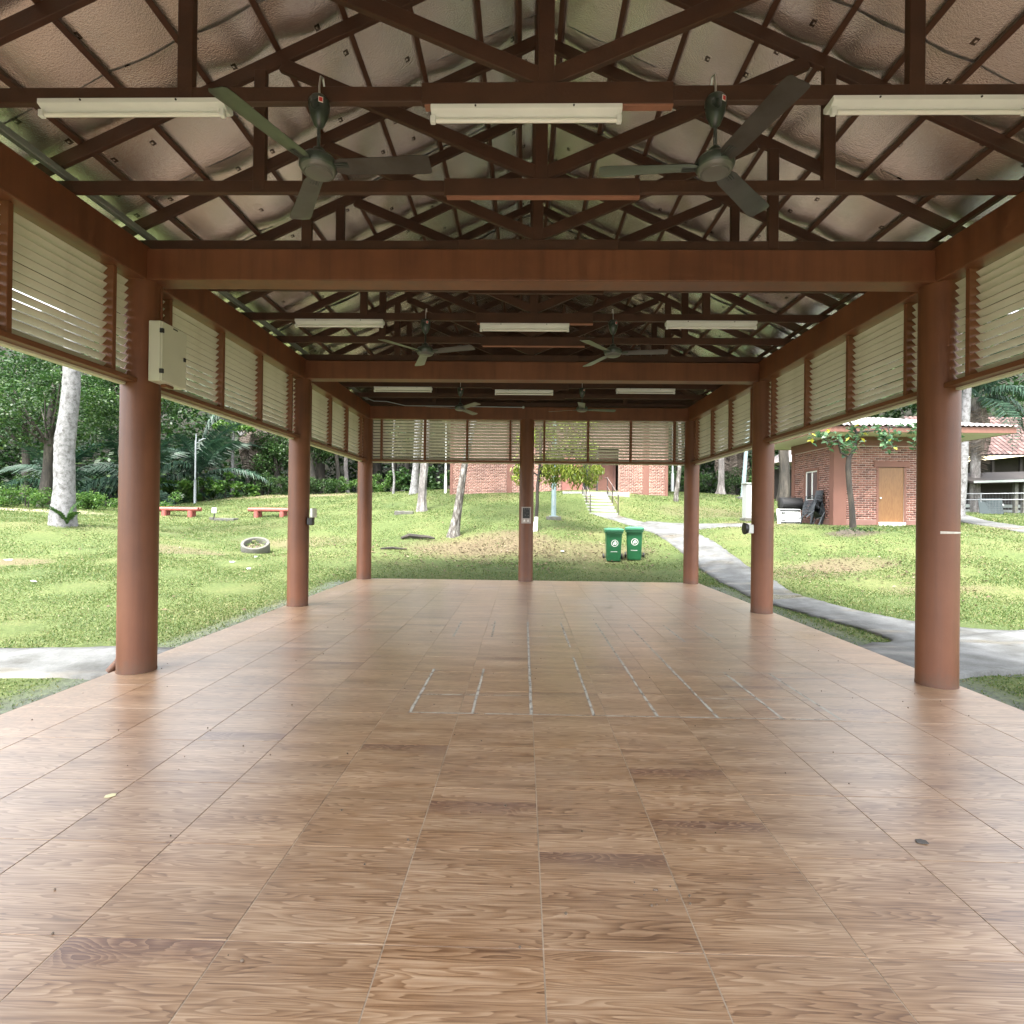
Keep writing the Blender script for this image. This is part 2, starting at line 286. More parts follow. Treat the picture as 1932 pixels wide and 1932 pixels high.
M['grout'] = simple('tile_grout', (0.46, 0.40, 0.33), 0.85, var=0.25, scale=3, bump=0.1)
def tapemat():
    m, nt, out = newmat('worn_white_tape')
    geo = nt.nodes.new('ShaderNodeNewGeometry')
    n = N(nt, 'ShaderNodeTexNoise', Scale=9.0, Detail=8.0, Roughness=0.7); nt.links.new(geo.outputs['Position'], n.inputs['Vector'])
    r = ramp(nt, [(0.37, (0, 0, 0)), (0.47, (0.9, 0.9, 0.9))]); nt.links.new(n.outputs['Fac'], r.inputs[0])
    r2 = ramp(nt, [(0.38, (0.34, 0.32, 0.28)), (0.62, (0.56, 0.54, 0.49))]); nt.links.new(n.outputs['Fac'], r2.inputs[0])
    p = N(nt, 'ShaderNodeBsdfPrincipled', Roughness=0.5); nt.links.new(r2.outputs[0], p.inputs['Base Color'])
    nt.links.new(r.outputs[0], p.inputs['Alpha'])
    nt.links.new(p.outputs[0], out.inputs['Surface'])
    return m
M['tape'] = tapemat()
def foilmat():
    m, nt, out = newmat('foil_insulation')
    uv = nt.nodes.new('ShaderNodeUVMap'); sp = nt.nodes.new('ShaderNodeSeparateXYZ'); nt.links.new(uv.outputs[0], sp.inputs[0])
    u, v = sp.outputs[0], sp.outputs[1]
    cu = math_n(nt, 'MULTIPLY', u, 1 / 0.34)
    row = math_n(nt, 'FLOOR', cu)
    cvv = math_n(nt, 'ADD', math_n(nt, 'MULTIPLY', v, 1 / 0.38), math_n(nt, 'MULTIPLY', row, 0.37))
    fu = math_n(nt, 'FRACT', cu); fv = math_n(nt, 'FRACT', cvv)
    def inside(a, c, w): return math_n(nt, 'LESS_THAN', math_n(nt, 'ABSOLUTE', math_n(nt, 'SUBTRACT', a, c)), w)
    mask = math_n(nt, 'MULTIPLY', inside(fu, 0.5, 0.085), inside(fv, 0.5, 0.055))
    hole = math_n(nt, 'MULTIPLY', inside(fu, 0.5, 0.03), inside(fv, 0.52, 0.02))
    mask = math_n(nt, 'SUBTRACT', mask, hole)
    cell = nt.nodes.new('ShaderNodeCombineXYZ'); nt.links.new(row, cell.inputs[0]); nt.links.new(math_n(nt, 'FLOOR', cvv), cell.inputs[1])
    wz = nt.nodes.new('ShaderNodeTexWhiteNoise'); wz.noise_dimensions = '2D'; nt.links.new(cell.outputs[0], wz.inputs['Vector'])
    dark = math_n(nt, 'MULTIPLY', mask, math_n(nt, 'LESS_THAN', wz.outputs['Value'], 0.45))
    lite = math_n(nt, 'MULTIPLY', mask, math_n(nt, 'GREATER_THAN', wz.outputs['Value'], 0.62))
    n1 = N(nt, 'ShaderNodeTexNoise', Scale=1.3, Detail=5.0); nt.links.new(uv.outputs[0], n1.inputs['Vector'])
    rc = ramp(nt, [(0.3, (0.93, 0.90, 0.87)), (0.7, (0.99, 0.975, 0.96))]); nt.links.new(n1.outputs['Fac'], rc.inputs[0])
    col = mixc(nt, dark, rc.outputs[0], (0.16, 0.13, 0.11)); col = mixc(nt, lite, col, (0.93, 0.91, 0.88))
    p = N(nt, 'ShaderNodeBsdfPrincipled', Metallic=0.93); nt.links.new(col, p.inputs['Base Color'])
    rr = math_n(nt, 'ADD', 0.06, math_n(nt, 'MULTIPLY', n1.outputs['Fac'], 0.22)); nt.links.new(rr, p.inputs['Roughness'])
    vo = N(nt, 'ShaderNodeTexVoronoi', Scale=95.0); nt.links.new(uv.outputs[0], vo.inputs['Vector'])
    n2 = N(nt, 'ShaderNodeTexNoise', Scale=42.0, Detail=5.0, Roughness=0.7); nt.links.new(uv.outputs[0], n2.inputs['Vector'])
    hh = math_n(nt, 'ADD', math_n(nt, 'MULTIPLY', vo.outputs['Distance'], 0.5), n2.outputs['Fac'])
    b = N(nt, 'ShaderNodeBump', Strength=0.5, Distance=0.006); nt.links.new(hh, b.inputs['Height'])
    nt.links.new(b.outputs[0], p.inputs['Normal']); nt.links.new(p.outputs[0], out.inputs['Surface'])
    return m
M['foil'] = foilmat()
def doormat_():
    m, nt, out = newmat('plywood_door')
    tc = nt.nodes.new('ShaderNodeTexCoord'); mp = nt.nodes.new('ShaderNodeMapping'); mp.inputs['Scale'].default_value = (5, 5, 0.9)
    nt.links.new(tc.outputs['Object'], mp.inputs[0])
    n = N(nt, 'ShaderNodeTexNoise', Scale=1.0, Detail=3.0); nt.links.new(mp.outputs[0], n.inputs['Vector'])
    f = math_n(nt, 'FRACT', math_n(nt, 'MULTIPLY', n.outputs['Fac'], 9.0))
    r = ramp(nt, [(0, (0.135, 0.062, 0.021)), (0.5, (0.18, 0.089, 0.032)), (1, (0.148, 0.068, 0.024))]); nt.links.new(f, r.inputs[0])
    p = N(nt, 'ShaderNodeBsdfPrincipled', Roughness=0.4); nt.links.new(r.outputs[0], p.inputs['Base Color']); nt.links.new(p.outputs[0], out.inputs['Surface'])
    return m
M['door'] = doormat_()

# ------------------------------------------------------------------ mesh helpers
class MB:
    def __init__(s): s.v = []; s.f = []
    def add(s, vs, fs):
        o = len(s.v); s.v += [tuple(map(float, p)) for p in vs]; s.f += [tuple(i + o for i in f) for f in fs]; return s
    def box(s, x0, x1, y0, y1, z0, z1):
        return s.add([(x0, y0, z0), (x1, y0, z0), (x1, y1, z0), (x0, y1, z0), (x0, y0, z1), (x1, y0, z1), (x1, y1, z1), (x0, y1, z1)],
                     [(0, 3, 2, 1), (4, 5, 6, 7), (0, 1, 5, 4), (1, 2, 6, 5), (2, 3, 7, 6), (3, 0, 4, 7)])
    def bar(s, p, q, w, h, up=(0, 0, 1)):
        p = Vector(p); q = Vector(q); d = (q - p).normalized(); u = Vector(up)
        sd = d.cross(u).normalized(); u = sd.cross(d).normalized()
        vs = []
        for c in (p, q):
            for a, b in ((-1, -1), (1, -1), (1, 1), (-1, 1)): vs.append(c + sd * (a * w / 2) + u * (b * h / 2))
        return s.add(vs, [(0, 1, 2, 3), (7, 6, 5, 4), (0, 4, 5, 1), (1, 5, 6, 2), (2, 6, 7, 3), (3, 7, 4, 0)])
    def tube(s, pts, rad, n=10, cap=True):
        pts = [Vector(p) for p in pts]
        if not hasattr(rad, '__len__'): rad = [rad] * len(pts)
        rings = []; prev = None
        for i, p in enumerate(pts):
            d = (pts[min(i + 1, len(pts) - 1)] - pts[max(i - 1, 0)]).normalized()
            a = prev if prev is not None else (Vector((1, 0, 0)) if abs(d.x) < 0.9 else Vector((0, 1, 0)))
            a = (a - d * a.dot(d)).normalized(); prev = a; b = d.cross(a)
            rings.append([p + (a * math.cos(t) + b * math.sin(t)) * rad[i] for t in [2 * math.pi * k / n for k in range(n)]])
        vs = [v for r_ in rings for v in r_]; fs = []
        for i in range(len(pts) - 1):
            for k in range(n):
                k2 = (k + 1) % n; fs.append((i * n + k, i * n + k2, (i + 1) * n + k2, (i + 1) * n + k))
        if cap: fs.append(tuple(range(n - 1, -1, -1))); fs.append(tuple((len(pts) - 1) * n + k for k in range(n)))
        return s.add(vs, fs)
    def lathe(s, prof, n=24, c=(0, 0, 0)):
        vs = []; fs = []
        for r_, z in prof:
            for k in range(n):
                t = 2 * math.pi * k / n; vs.append((c[0] + r_ * math.cos(t), c[1] + r_ * math.sin(t), c[2] + z))
        for i in range(len(prof) - 1):
            for k in range(n):
                k2 = (k + 1) % n; fs.append((i * n + k, i * n + k2, (i + 1) * n + k2, (i + 1) * n + k))
        if prof[0][0] > 1e-4: fs.append(tuple(range(n - 1, -1, -1)))
        if prof[-1][0] > 1e-4: fs.append(tuple((len(prof) - 1) * n + k for k in range(n)))
        return s.add(vs, fs)
    def prism(s, poly, a, b, axis='Y'):
        n = len(poly)
        def P(u, w, t): return (u, t, w) if axis == 'Y' else ((t, u, w) if axis == 'X' else (u, w, t))
        vs = [P(u, w, a) for u, w in poly] + [P(u, w, b) for u, w in poly]
        return s.add(vs, [tuple(range(n)), tuple(range(2 * n - 1, n - 1, -1))] + [(i, n + i, n + (i + 1) % n, (i + 1) % n) for i in range(n)])
    def xf(s, mat):
        s.v = [tuple(mat @ Vector(p)) for p in s.v]; return s
    def mesh(s, name, bevel=0.0, smooth=False, seg=1):
        me = bpy.data.meshes.new(name); me.from_pydata(s.v, [], s.f)
        bm = bmesh.new(); bm.from_mesh(me); bmesh.ops.recalc_face_normals(bm, faces=bm.faces)
        if bevel: bmesh.ops.bevel(bm, geom=list(bm.edges), offset=bevel, segments=seg, affect='EDGES', profile=0.6)
        bm.to_mesh(me); bm.free()
        if smooth:
            me.polygons.foreach_set('use_smooth', [True] * len(me.polygons))
            try: me.set_sharp_from_angle(angle=R(40))
            except Exception: pass
        return me
    def build(s, name, mat, parent=None, loc=None, rot=None, bevel=0.0, smooth=False, seg=1):
        return link(name, s.mesh(name, bevel, smooth, seg), mat, parent, loc, rot)
def link(name, me, mat=None, parent=None, loc=None, rot=None):
    o = bpy.data.objects.new(name, me); C.objects.link(o)
    if mat is not None and me is not None and not me.materials: me.materials.append(M[mat] if isinstance(mat, str) else mat)
    if parent is not None: o.parent = parent
    if loc is not None: o.location = loc
    if rot is not None: o.rotation_euler = rot
    return o
def tag(o, label=None, cat=None, group=None, kind=None):
    if label: o['label'] = label
    if cat: o['category'] = cat
    if group: o['group'] = group
    if kind: o['kind'] = kind
    return o
def thing(name, label, cat, loc=(0, 0, 0), rz=0.0, group=None):
    o = bpy.data.objects.new(name, None); o.empty_display_size = 0.2; C.objects.link(o)
    o.location = loc; o.rotation_euler = (0, 0, rz)
    return tag(o, label, cat, group)
def copy_tree(o, parent=None):
    c = o.copy(); C.objects.link(c); c.parent = parent
    for ch in o.children: copy_tree(ch, c)
    return c
def np_mesh(name, V, Fq, mat, parent=None, smooth=False, loc=None):
    V = np.asarray(V, np.float32); Fq = np.asarray(Fq, np.int32); k = Fq.shape[1]
    me = bpy.data.meshes.new(name); me.vertices.add(len(V)); me.vertices.foreach_set('co', V.ravel())
    me.loops.add(Fq.size); me.loops.foreach_set('vertex_index', Fq.ravel())
    me.polygons.add(len(Fq)); me.polygons.foreach_set('loop_start', np.arange(0, Fq.size, k, dtype=np.int32)); me.polygons.foreach_set('loop_total', np.full(len(Fq), k, np.int32))
    if smooth: me.polygons.foreach_set('use_smooth', np.ones(len(Fq), bool))
    me.update(calc_edges=True); me.validate()
    return link(name, me, mat, parent, loc)
def unit(a): return a / np.maximum(np.linalg.norm(a, axis=1, keepdims=True), 1e-9)
def leaf_arrays(P, size, aspect=0.5, flat=0.5, droop=0.0, rg=rng):
    n = len(P); size = np.broadcast_to(np.asarray(size, float), (n,))[:, None]
    nr = rg.normal(size=(n, 3)); nr[:, 2] = np.abs(nr[:, 2]) + flat * 2; nr = unit(nr)
    d = rg.normal(size=(n, 3)); d[:, 2] -= droop; d = unit(d - nr * np.sum(d * nr, 1, keepdims=True)); d[:, 2] -= droop * 0.4; d = unit(d)
    s = np.cross(nr, d)
    base = P - d * size * 0.5; tip = P + d * size * 0.5 - nr * size * 0.08; mid = P + nr * size * 0.08
    l = mid + s * size * aspect * 0.5; r_ = mid - s * size * aspect * 0.5
    V = np.stack([base, l, tip, r_], 1).reshape(-1, 3)
    return V, np.arange(4 * n).reshape(-1, 4)
def foliage(name, mat, parent, P, size, **kw):
    V, Fq = leaf_arrays(P, size, **kw)
    return np_mesh(name, V, Fq, mat, parent)
def clump_points(centers, radii, per, rg=rng, shell=0.5):
    out = []
    for c, r_ in zip(centers, radii):
        d = unit(rg.normal(size=(per, 3))); rad = (shell + (1 - shell) * rg.random((per, 1))) * np.asarray(r_)
        out.append(np.asarray(c) + d * rad)
    return np.concatenate(out)

# ------------------------------------------------------------------ terrain
CP = np.array([[-9.48,11.0,.13],[-13.58,14.0,.38],[-15.3,18.0,1.11],[-25.18,26.0,1.55],[-10.09,15.0,.35],[-14.77,22.0,.83],[-17.68,28.0,1.33],[-9.1,18.5,.22],[-12.74,28.0,1.36],[-21.83,36.0,2.09],[-20.92,40.0,2.65],[-13.12,40.0,3.0],[-12.06,32.0,2.12],[-4.78,17.0,.27],[-2.65,21.0,.78],[-2.29,16.8,.16],[-5.03,26.0,1.71],[-5.68,25.0,1.6],[-4.19,31.0,2.85],[.27,30.5,2.9],[3.61,25.0,1.64],[2.97,28.5,2.74],[2.76,17.5,.2],[3.43,17.5,.24],[1.14,23.0,1.46],[.36,20.5,1.03],[4.69,23.5,1.25],[5.0,20.3,.88],[4.97,17.5,.44],[5.13,15.5,.12],[7.15,29.5,2.63],[9.15,23.0,1.48],[10.83,30.0,2.57],[8.62,19.0,1.02],[6.3,14.5,.13],[10.74,18.5,1.18],[12.37,20.8,1.37],[11.48,24.0,1.41],[15.67,20.8,1.41],[9.02,13.5,.21],[12.39,15.0,.65],[16.33,18.5,1.22],[20.1,24.0,1.76],[26.58,30.0,2.09],[8.19,15.5,.41],
[-4.6,0,-.1],[-4.6,3,-.1],[-4.6,6,-.1],[-4.6,9,-.1],[-4.6,12,-.1],[4.6,0,-.1],[4.6,3,-.1],[4.6,6,-.1],[4.6,9,-.1],[4.6,12,-.1],[-8,2,-.1],[8,2,-.1],[-7,5.5,-.1],[8,6.5,-.1],[6,9,-.1],[-6.5,8.5,-.1],[10,6,-.1],[-10,4,-.1],[-4,13.9,-.02],[-2,13.9,-.02],[0,13.9,-.02],[2,13.9,-.02],[4,13.9,-.02],
[0,-10,-.1],[-20,-8,0],[20,-8,0],[-35,10,1.0],[35,10,1.5],[-40,40,2.5],[40,40,3.0],[0,60,4.5],[-40,70,4.5],[40,70,4.5],[-22,42,2.1],[20,40,2.9],[0,42,3.3]], float)
def _fit(P, lam=0.15):
    n = len(P); d = np.linalg.norm(P[:, None, :2] - P[None, :, :2], axis=2)
    K = np.where(d > 0, d * d * np.log(np.maximum(d, 1e-9)), 0) + lam * np.eye(n)
    A = np.zeros((n + 3, n + 3)); A[:n, :n] = K; A[:n, n] = 1; A[:n, n + 1:] = P[:, :2]; A[n:, :n] = A[:n, n:].T
    return np.linalg.solve(A, np.r_[P[:, 2], 0, 0, 0])
TW = _fit(CP)
def H(x, y):
    x = np.asarray(x, float); y = np.asarray(y, float); sh = np.broadcast(x, y).shape
    q0 = np.stack([np.broadcast_to(x, sh).ravel(), np.broadcast_to(y, sh).ravel()], 1)
    q = np.stack([np.clip(q0[:, 0], -40, 40), np.clip(q0[:, 1], -10, 60)], 1)
    z = np.empty(len(q))
    for i in range(0, len(q), 20000):
        s = q[i:i + 20000]; d = np.linalg.norm(s[:, None] - CP[None, :, :2], axis=2)
        z[i:i + 20000] = np.where(d > 0, d * d * np.log(np.maximum(d, 1e-9)), 0) @ TW[:-3] + TW[-3] + s @ TW[-2:]
    t = np.clip(np.hypot(np.maximum(np.abs(q[:, 0]) - 4.3, 0), np.maximum(q[:, 1] - 13.8, 0)) / 1.2, 0, 1)
    z = z * t + (1 - t) * np.minimum(z, np.where(q[:, 1] > 12.5, -.05, -.1))
    z += 0.6 * np.maximum(q0[:, 1] - 50, 0) * (q0[:, 1] < 95) + 27 * (q0[:, 1] >= 95)
    z += np.minimum(0.3 * np.maximum(np.abs(q0[:, 0]) - 62, 0), 7) * (q0[:, 1] > 5)
    return z.reshape(sh)
def hz(x, y): return float(H(np.array([x]), np.array([y]))[0])
gx = np.concatenate([[-400, -200, -110, -80, -60, -50], np.arange(-44, -24, 1.0), np.arange(-24, 24, 0.3), np.arange(24, 44, 1.0), [50, 60, 80, 110, 200, 400]])
gy = np.concatenate([[-400, -200, -80, -40, -25, -15], np.arange(-10, 0, 1.0), np.arange(0, 34, 0.3), np.arange(34, 60, 1.0), [65, 75, 85, 95, 150, 400]])
GX, GY = np.meshgrid(gx, gy)
GZ = H(GX, GY) + (0.025 * np.sin(GX * 2.1 + GY) * np.sin(GY * 1.7 - GX * .6)) * ((np.abs(GX) > 5.2) | (GY > 15))
nx, ny = len(gx), len(gy)
ii = (np.arange(ny - 1)[:, None] * nx + np.arange(nx - 1)[None]).ravel()
def groundmat():
    m, nt, out = newmat('lawn_ground')
    geo = nt.nodes.new('ShaderNodeNewGeometry'); pos = geo.outputs['Position']
    sp = nt.nodes.new('ShaderNodeSeparateXYZ'); nt.links.new(pos, sp.inputs[0])
    n1 = N(nt, 'ShaderNodeTexNoise', Scale=0.35, Detail=6.0, Roughness=0.6); nt.links.new(pos, n1.inputs['Vector'])
    n2 = N(nt, 'ShaderNodeTexNoise', Scale=14.0, Detail=6.0, Roughness=0.7); nt.links.new(pos, n2.inputs['Vector'])
    r1 = ramp(nt, [(0.3, (0.050, 0.076, 0.025)), (0.5, (0.082, 0.110, 0.038)), (0.68, (0.120, 0.128, 0.055))]); nt.links.new(n1.outputs['Fac'], r1.inputs[0])
    r2 = ramp(nt, [(0.3, (0.55, 0.58, 0.5)), (0.65, (1.2, 1.15, 1.1))]); nt.links.new(n2.outputs['Fac'], r2.inputs[0])
    col = mixc(nt, 1.0, r1.outputs[0], r2.outputs[0], 'MULTIPLY')
    def patch(cx, cy, rx, ry, c, amt, col):
        dx = math_n(nt, 'MULTIPLY', math_n(nt, 'SUBTRACT', sp.outputs[0], cx), 1 / rx); dy = math_n(nt, 'MULTIPLY', math_n(nt, 'SUBTRACT', sp.outputs[1], cy), 1 / ry)
        dd = math_n(nt, 'SQRT', math_n(nt, 'ADD', math_n(nt, 'MULTIPLY', dx, dx), math_n(nt, 'MULTIPLY', dy, dy)))
        dd = math_n(nt, 'ADD', dd, math_n(nt, 'MULTIPLY', math_n(nt, 'SUBTRACT', n1.outputs['Fac'], 0.5), 1.6))
        dd = math_n(nt, 'ADD', dd, math_n(nt, 'MULTIPLY', math_n(nt, 'SUBTRACT', n2.outputs['Fac'], 0.5), 1.2))
        mr = nt.nodes.new('ShaderNodeMapRange'); mr.inputs[1].default_value = 1.1; mr.inputs[2].default_value = 0.6; mr.inputs[3].default_value = 0; mr.inputs[4].default_value = amt
        nt.links.new(dd, mr.inputs[0]); return mixc(nt, mr.outputs[0], col, c)
    soil = (0.115, 0.086, 0.055)
    for a in [(-1.6, 19.0, 2.6, 2.0, soil, .8), (1.5, 18.3, 2.6, 1.5, soil, .55), (-10.8, 17.0, 1.6, 1.2, soil, .6), (-12.6, 13.4, 1.0, 0.7, soil, .7), (-8.5, 20.5, 2.2, 1.2, soil, .5), (-15, 38, 8, 2.0, (0.15, 0.12, 0.075), .8), (-27, 27, 6, 1.8, (0.24, 0.20, 0.15), .9), (-15, 21, 2, 1.4, soil, .4),
              (7.2, 14.6, 1.6, 1.0, (0.10, 0.085, 0.05), .7), (8.6, 15.0, 1.4, 0.8, soil, .6), (9.0, 12.2, 1.4, .6, soil, .6), (10.7, 18.3, 0.9, 0.5, (0.06, 0.05, 0.035), .9), (9, 21.8, 2.2, 1.2, soil, .5), (8.5, 26, 2.5, 1.6, soil, .45)]:
        col = patch(*a, col)
    # gravelly drip line beside the floor
    ed = math_n(nt, 'ABSOLUTE', sp.outputs[0]); mr = nt.nodes.new('ShaderNodeMapRange'); mr.inputs[1].default_value = 4.95; mr.inputs[2].default_value = 4.3
    nt.links.new(math_n(nt, 'ADD', ed, math_n(nt, 'MULTIPLY', math_n(nt, 'SUBTRACT', n2.outputs['Fac'], 0.5), 1.4)), mr.inputs[0])
    lt = math_n(nt, 'LESS_THAN', sp.outputs[1], 13.6)
    rg_ = ramp(nt, [(0.35, (0.07, 0.075, 0.07)), (0.6, (0.20, 0.22, 0.22)), (0.75, (0.36, 0.38, 0.38))]); nt.links.new(n2.outputs['Fac'], rg_.inputs[0])
    col = mixc(nt, math_n(nt, 'MULTIPLY', math_n(nt, 'MULTIPLY', mr.outputs[0], lt), 0.75), col, rg_.outputs[0])
    # forest floor beyond the mown lawn
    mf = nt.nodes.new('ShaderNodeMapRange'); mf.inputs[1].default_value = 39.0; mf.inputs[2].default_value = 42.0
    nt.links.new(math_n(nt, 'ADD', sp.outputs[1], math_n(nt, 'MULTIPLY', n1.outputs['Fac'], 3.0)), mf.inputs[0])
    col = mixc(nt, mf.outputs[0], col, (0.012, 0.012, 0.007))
    p = N(nt, 'ShaderNodeBsdfPrincipled', Roughness=0.9); p.inputs['Specular IOR Level'].default_value = 0.2
    nt.links.new(col, p.inputs['Base Color'])
    b = N(nt, 'ShaderNodeBump', Strength=0.7, Distance=0.06); nt.links.new(n2.outputs['Fac'], b.inputs['Height']); nt.links.new(b.outputs[0], p.inputs['Normal'])
    nt.links.new(p.outputs[0], out.inputs['Surface'])
    return m
M['ground'] = groundmat()
lawn = np_mesh('lawn', np.stack([GX, GY, GZ], 2).reshape(-1, 3), np.stack([ii, ii + 1, ii + nx + 1, ii + nx], 1), 'ground', smooth=True)
tag(lawn, kind='structure')

# concrete paths ---------------------------------------------------------
def catmull(pts, per):
    pts = np.asarray(pts, float); P = np.vstack([2 * pts[0] - pts[1], pts, 2 * pts[-1] - pts[-2]]); out = []
    for i in range(1, len(P) - 2):
        for t in np.arange(per) / per:
            a, b, c, d = P[i - 1], P[i], P[i + 1], P[i + 2]
            out.append(0.5 * ((2 * b) + (c - a) * t + (2 * a - 5 * b + 4 * c - d) * t * t + (3 * b - a - 3 * c + d) * t ** 3))
    out.append(pts[-1]); return np.array(out)
path_polys = []
def strip(name, L, Rr, off, per=7, across=6, smooth=True):
    a = catmull(L, per) if smooth else np.asarray(L, float); b = catmull(Rr, per) if smooth else np.asarray(Rr, float)
    path_polys.append(np.vstack([a, b[::-1]]))
    wob = np.random.default_rng(len(path_polys)).normal(0, 0.02, (len(a), 2)); a = a + wob; b = b - wob[::-1]
    t = np.linspace(0, 1, across + 1)[None, :, None]; P = a[:, None] * (1 - t) + b[:, None] * t
    Z = H(P[..., 0], P[..., 1]) + off; V = np.dstack([P, Z]); n, m_ = V.shape[:2]
    low = V.copy(); low[..., 2] -= 0.12
    VV = np.concatenate([V.reshape(-1, 3), low[:, 0], low[:, -1]])
    fs = [(i * m_ + j, i * m_ + j + 1, (i + 1) * m_ + j + 1, (i + 1) * m_ + j) for i in range(n - 1) for j in range(m_ - 1)]
    o1 = n * m_; o2 = o1 + n
    fs += [(i * m_, (i + 1) * m_, o1 + i + 1, o1 + i) for i in range(n - 1)] + [((i + 1) * m_ + m_ - 1, i * m_ + m_ - 1, o2 + i, o2 + i + 1) for i in range(n - 1)]
    return tag(np_mesh(name, VV, fs, 'pathconc'), kind='structure')
def pathmat():
    m, nt, out = newmat('path_concrete')
    geo = nt.nodes.new('ShaderNodeNewGeometry'); pos = geo.outputs['Position']
    n1 = N(nt, 'ShaderNodeTexNoise', Scale=1.6, Detail=8.0, Roughness=0.7); nt.links.new(pos, n1.inputs['Vector'])
    n2 = N(nt, 'ShaderNodeTexNoise', Scale=40.0, Detail=4.0); nt.links.new(pos, n2.inputs['Vector'])
    mp = nt.nodes.new('ShaderNodeMapping'); mp.inputs['Scale'].default_value = (0.45, 1.2, 1); nt.links.new(pos, mp.inputs[0])
    n3 = N(nt, 'ShaderNodeTexNoise', Scale=1.0, Detail=5.0); nt.links.new(mp.outputs[0], n3.inputs['Vector'])
    r1 = ramp(nt, [(0.34, (0.050, 0.050, 0.044)), (0.5, (0.100, 0.104, 0.101)), (0.66, (0.155, 0.161, 0.159))]); nt.links.new(n1.outputs['Fac'], r1.inputs[0])
    r2 = ramp(nt, [(0.3, (0.82, 0.82, 0.82)), (0.7, (1.06, 1.06, 1.06))]); nt.links.new(n2.outputs['Fac'], r2.inputs[0])
    col = mixc(nt, 1.0, r1.outputs[0], r2.outputs[0], 'MULTIPLY')
    wet = ramp(nt, [(0.56, (0, 0, 0)), (0.64, (1, 1, 1))]); nt.links.new(n3.outputs['Fac'], wet.inputs[0])
    col = mixc(nt, math_n(nt, 'MULTIPLY', wet.outputs[0], 0.6), col, (0.12, 0.10, 0.065))
    p = N(nt, 'ShaderNodeBsdfPrincipled'); nt.links.new(col, p.inputs['Base Color'])
    nt.links.new(math_n(nt, 'SUBTRACT', 0.75, math_n(nt, 'MULTIPLY', wet.outputs[0], 0.5)), p.inputs['Roughness'])
    b = N(nt, 'ShaderNodeBump', Strength=0.25, Distance=0.02); nt.links.new(n2.outputs['Fac'], b.inputs['Height']); nt.links.new(b.outputs[0], p.inputs['Normal'])
    nt.links.new(p.outputs[0], out.inputs['Surface']); return m
M['pathconc'] = pathmat()
strip('path', [(3.0, 24.95), (4.3, 23.35), (4.8, 21.3), (4.91, 19.7), (4.96, 18.0), (4.96, 16.1), (4.85, 13.6), (4.80, 11.9), (4.86, 11.0), (5.05, 9.35), (5.16, 8.43), (5.0, 7.7), (4.22, 7.3)],
      [(4.2, 25.0), (5.2, 23.6), (6.1, 21.6), (6.29, 19.75), (6.31, 18.2), (6.22, 16.3), (6.1, 13.85), (5.86, 12.25), (5.98, 11.08), (6.14, 9.95), (6.42, 9.25), (6.9, 8.75), (7.54, 8.56)], 0.035)
strip('path', [(4.9, 23.6), (5.4, 23.95), (6.12, 23.36), (7.0, 22.65), (8.8, 21.7)], [(5.3, 21.6), (6.1, 21.4), (6.85, 21.45), (7.5, 21.5), (8.6, 21.1)], 0.043)
strip('path', [(4.205, 7.33), (5.2, 7.75), (7.5, 8.56), (10, 8.9), (16, 9.3)], [(4.205, 5.95), (5.2, 6.25), (7.5, 6.65), (10, 6.9), (16, 7.2)], 0.050, across=10)
strip('path', [(-4.205, 6.75), (-5.1, 6.74), (-7, 6.6), (-12, 6.5)], [(-4.205, 5.55), (-4.8, 5.53), (-7, 5.4), (-12, 5.2)], 0.035, across=8)
strip('path', [(22.5, 29), (20.2, 26), (18.3, 22.4), (17.7, 20.2), (17.2, 17.0)], [(21.3, 29), (19.0, 26), (17.2, 22.6), (16.6, 20.4), (16.1, 17.4)], 0.035)

# ------------------------------------------------------------------ pavilion floor
floor = tag(MB().box(-4.2, 4.2, -3.9, 13.64, -0.35, -0.0025).build('floor', 'grout'), kind='structure')
def tile_mesh(name, w, d):
    m = MB().box(-w / 2, w / 2, -d / 2, d / 2, -0.009, 0).mesh(name, bevel=0.0012); m.materials.append(M['tile']); return m
tm = tile_mesh('tile', 0.5955, 0.5965)
Y0 = 2.68 - 2 * 0.6
rt_ = random.Random(3)
DARK = {(7, 1): 4, (8, 2): 2, (8, 3): 2, (6, 2): 3, (4, 0): 4, (5, 3): 4, (3, 4): 1}   # tiles printed with a dark plank near the front
for j in range(20):
    for i in range(14):
        o = link('tile', tm, None, floor, (-3.9 + 0.6 * i, Y0 + 0.3 + 0.6 * j, rt_.uniform(-0.0004, 0.0004)))
        dk = DARK.get((i, j), 0)
        if not dk and j > 1 and rt_.random() < 0.10: dk = rt_.randint(1, 4)
        o['dark_plank'] = float(dk)
        if not dk and rt_.random() < 0.5: o.rotation_euler = (0, 0, math.pi)
tmc = MB().box(-0.29825, 0.29825, -0.3, -0.145, -0.009, 0).mesh('cut_tile', bevel=0.0012); tmc.materials.append(M['tile'])
for i in range(14): link('tile', tmc, None, floor, (-3.9 + 0.6 * i, Y0 + 12.3, 0))
bh = MB()
for j in range(9):
    for i in range(14): bh.box(-4.2 + .6 * i + .002, -3.6 + .6 * i - .002, Y0 - .6 * (j + 1) + .002, Y0 - .6 * j - .002, -.009, 0)
tag(bh.build('tile_field', 'tile', floor), kind='stuff')
MB().box(-4.235, -4.203, -3.9, 13.66, -0.33, -0.012).build('kerb_edge', 'plinth', floor, bevel=0.006)
MB().box(4.203, 4.235, -3.9, 13.66, -0.33, -0.012).build('kerb_edge', 'plinth', floor, bevel=0.006)
MB().box(-4.2, 4.2, 13.642, 13.675, -0.33, -0.012).build('kerb_edge', 'plinth', floor, bevel=0.006)
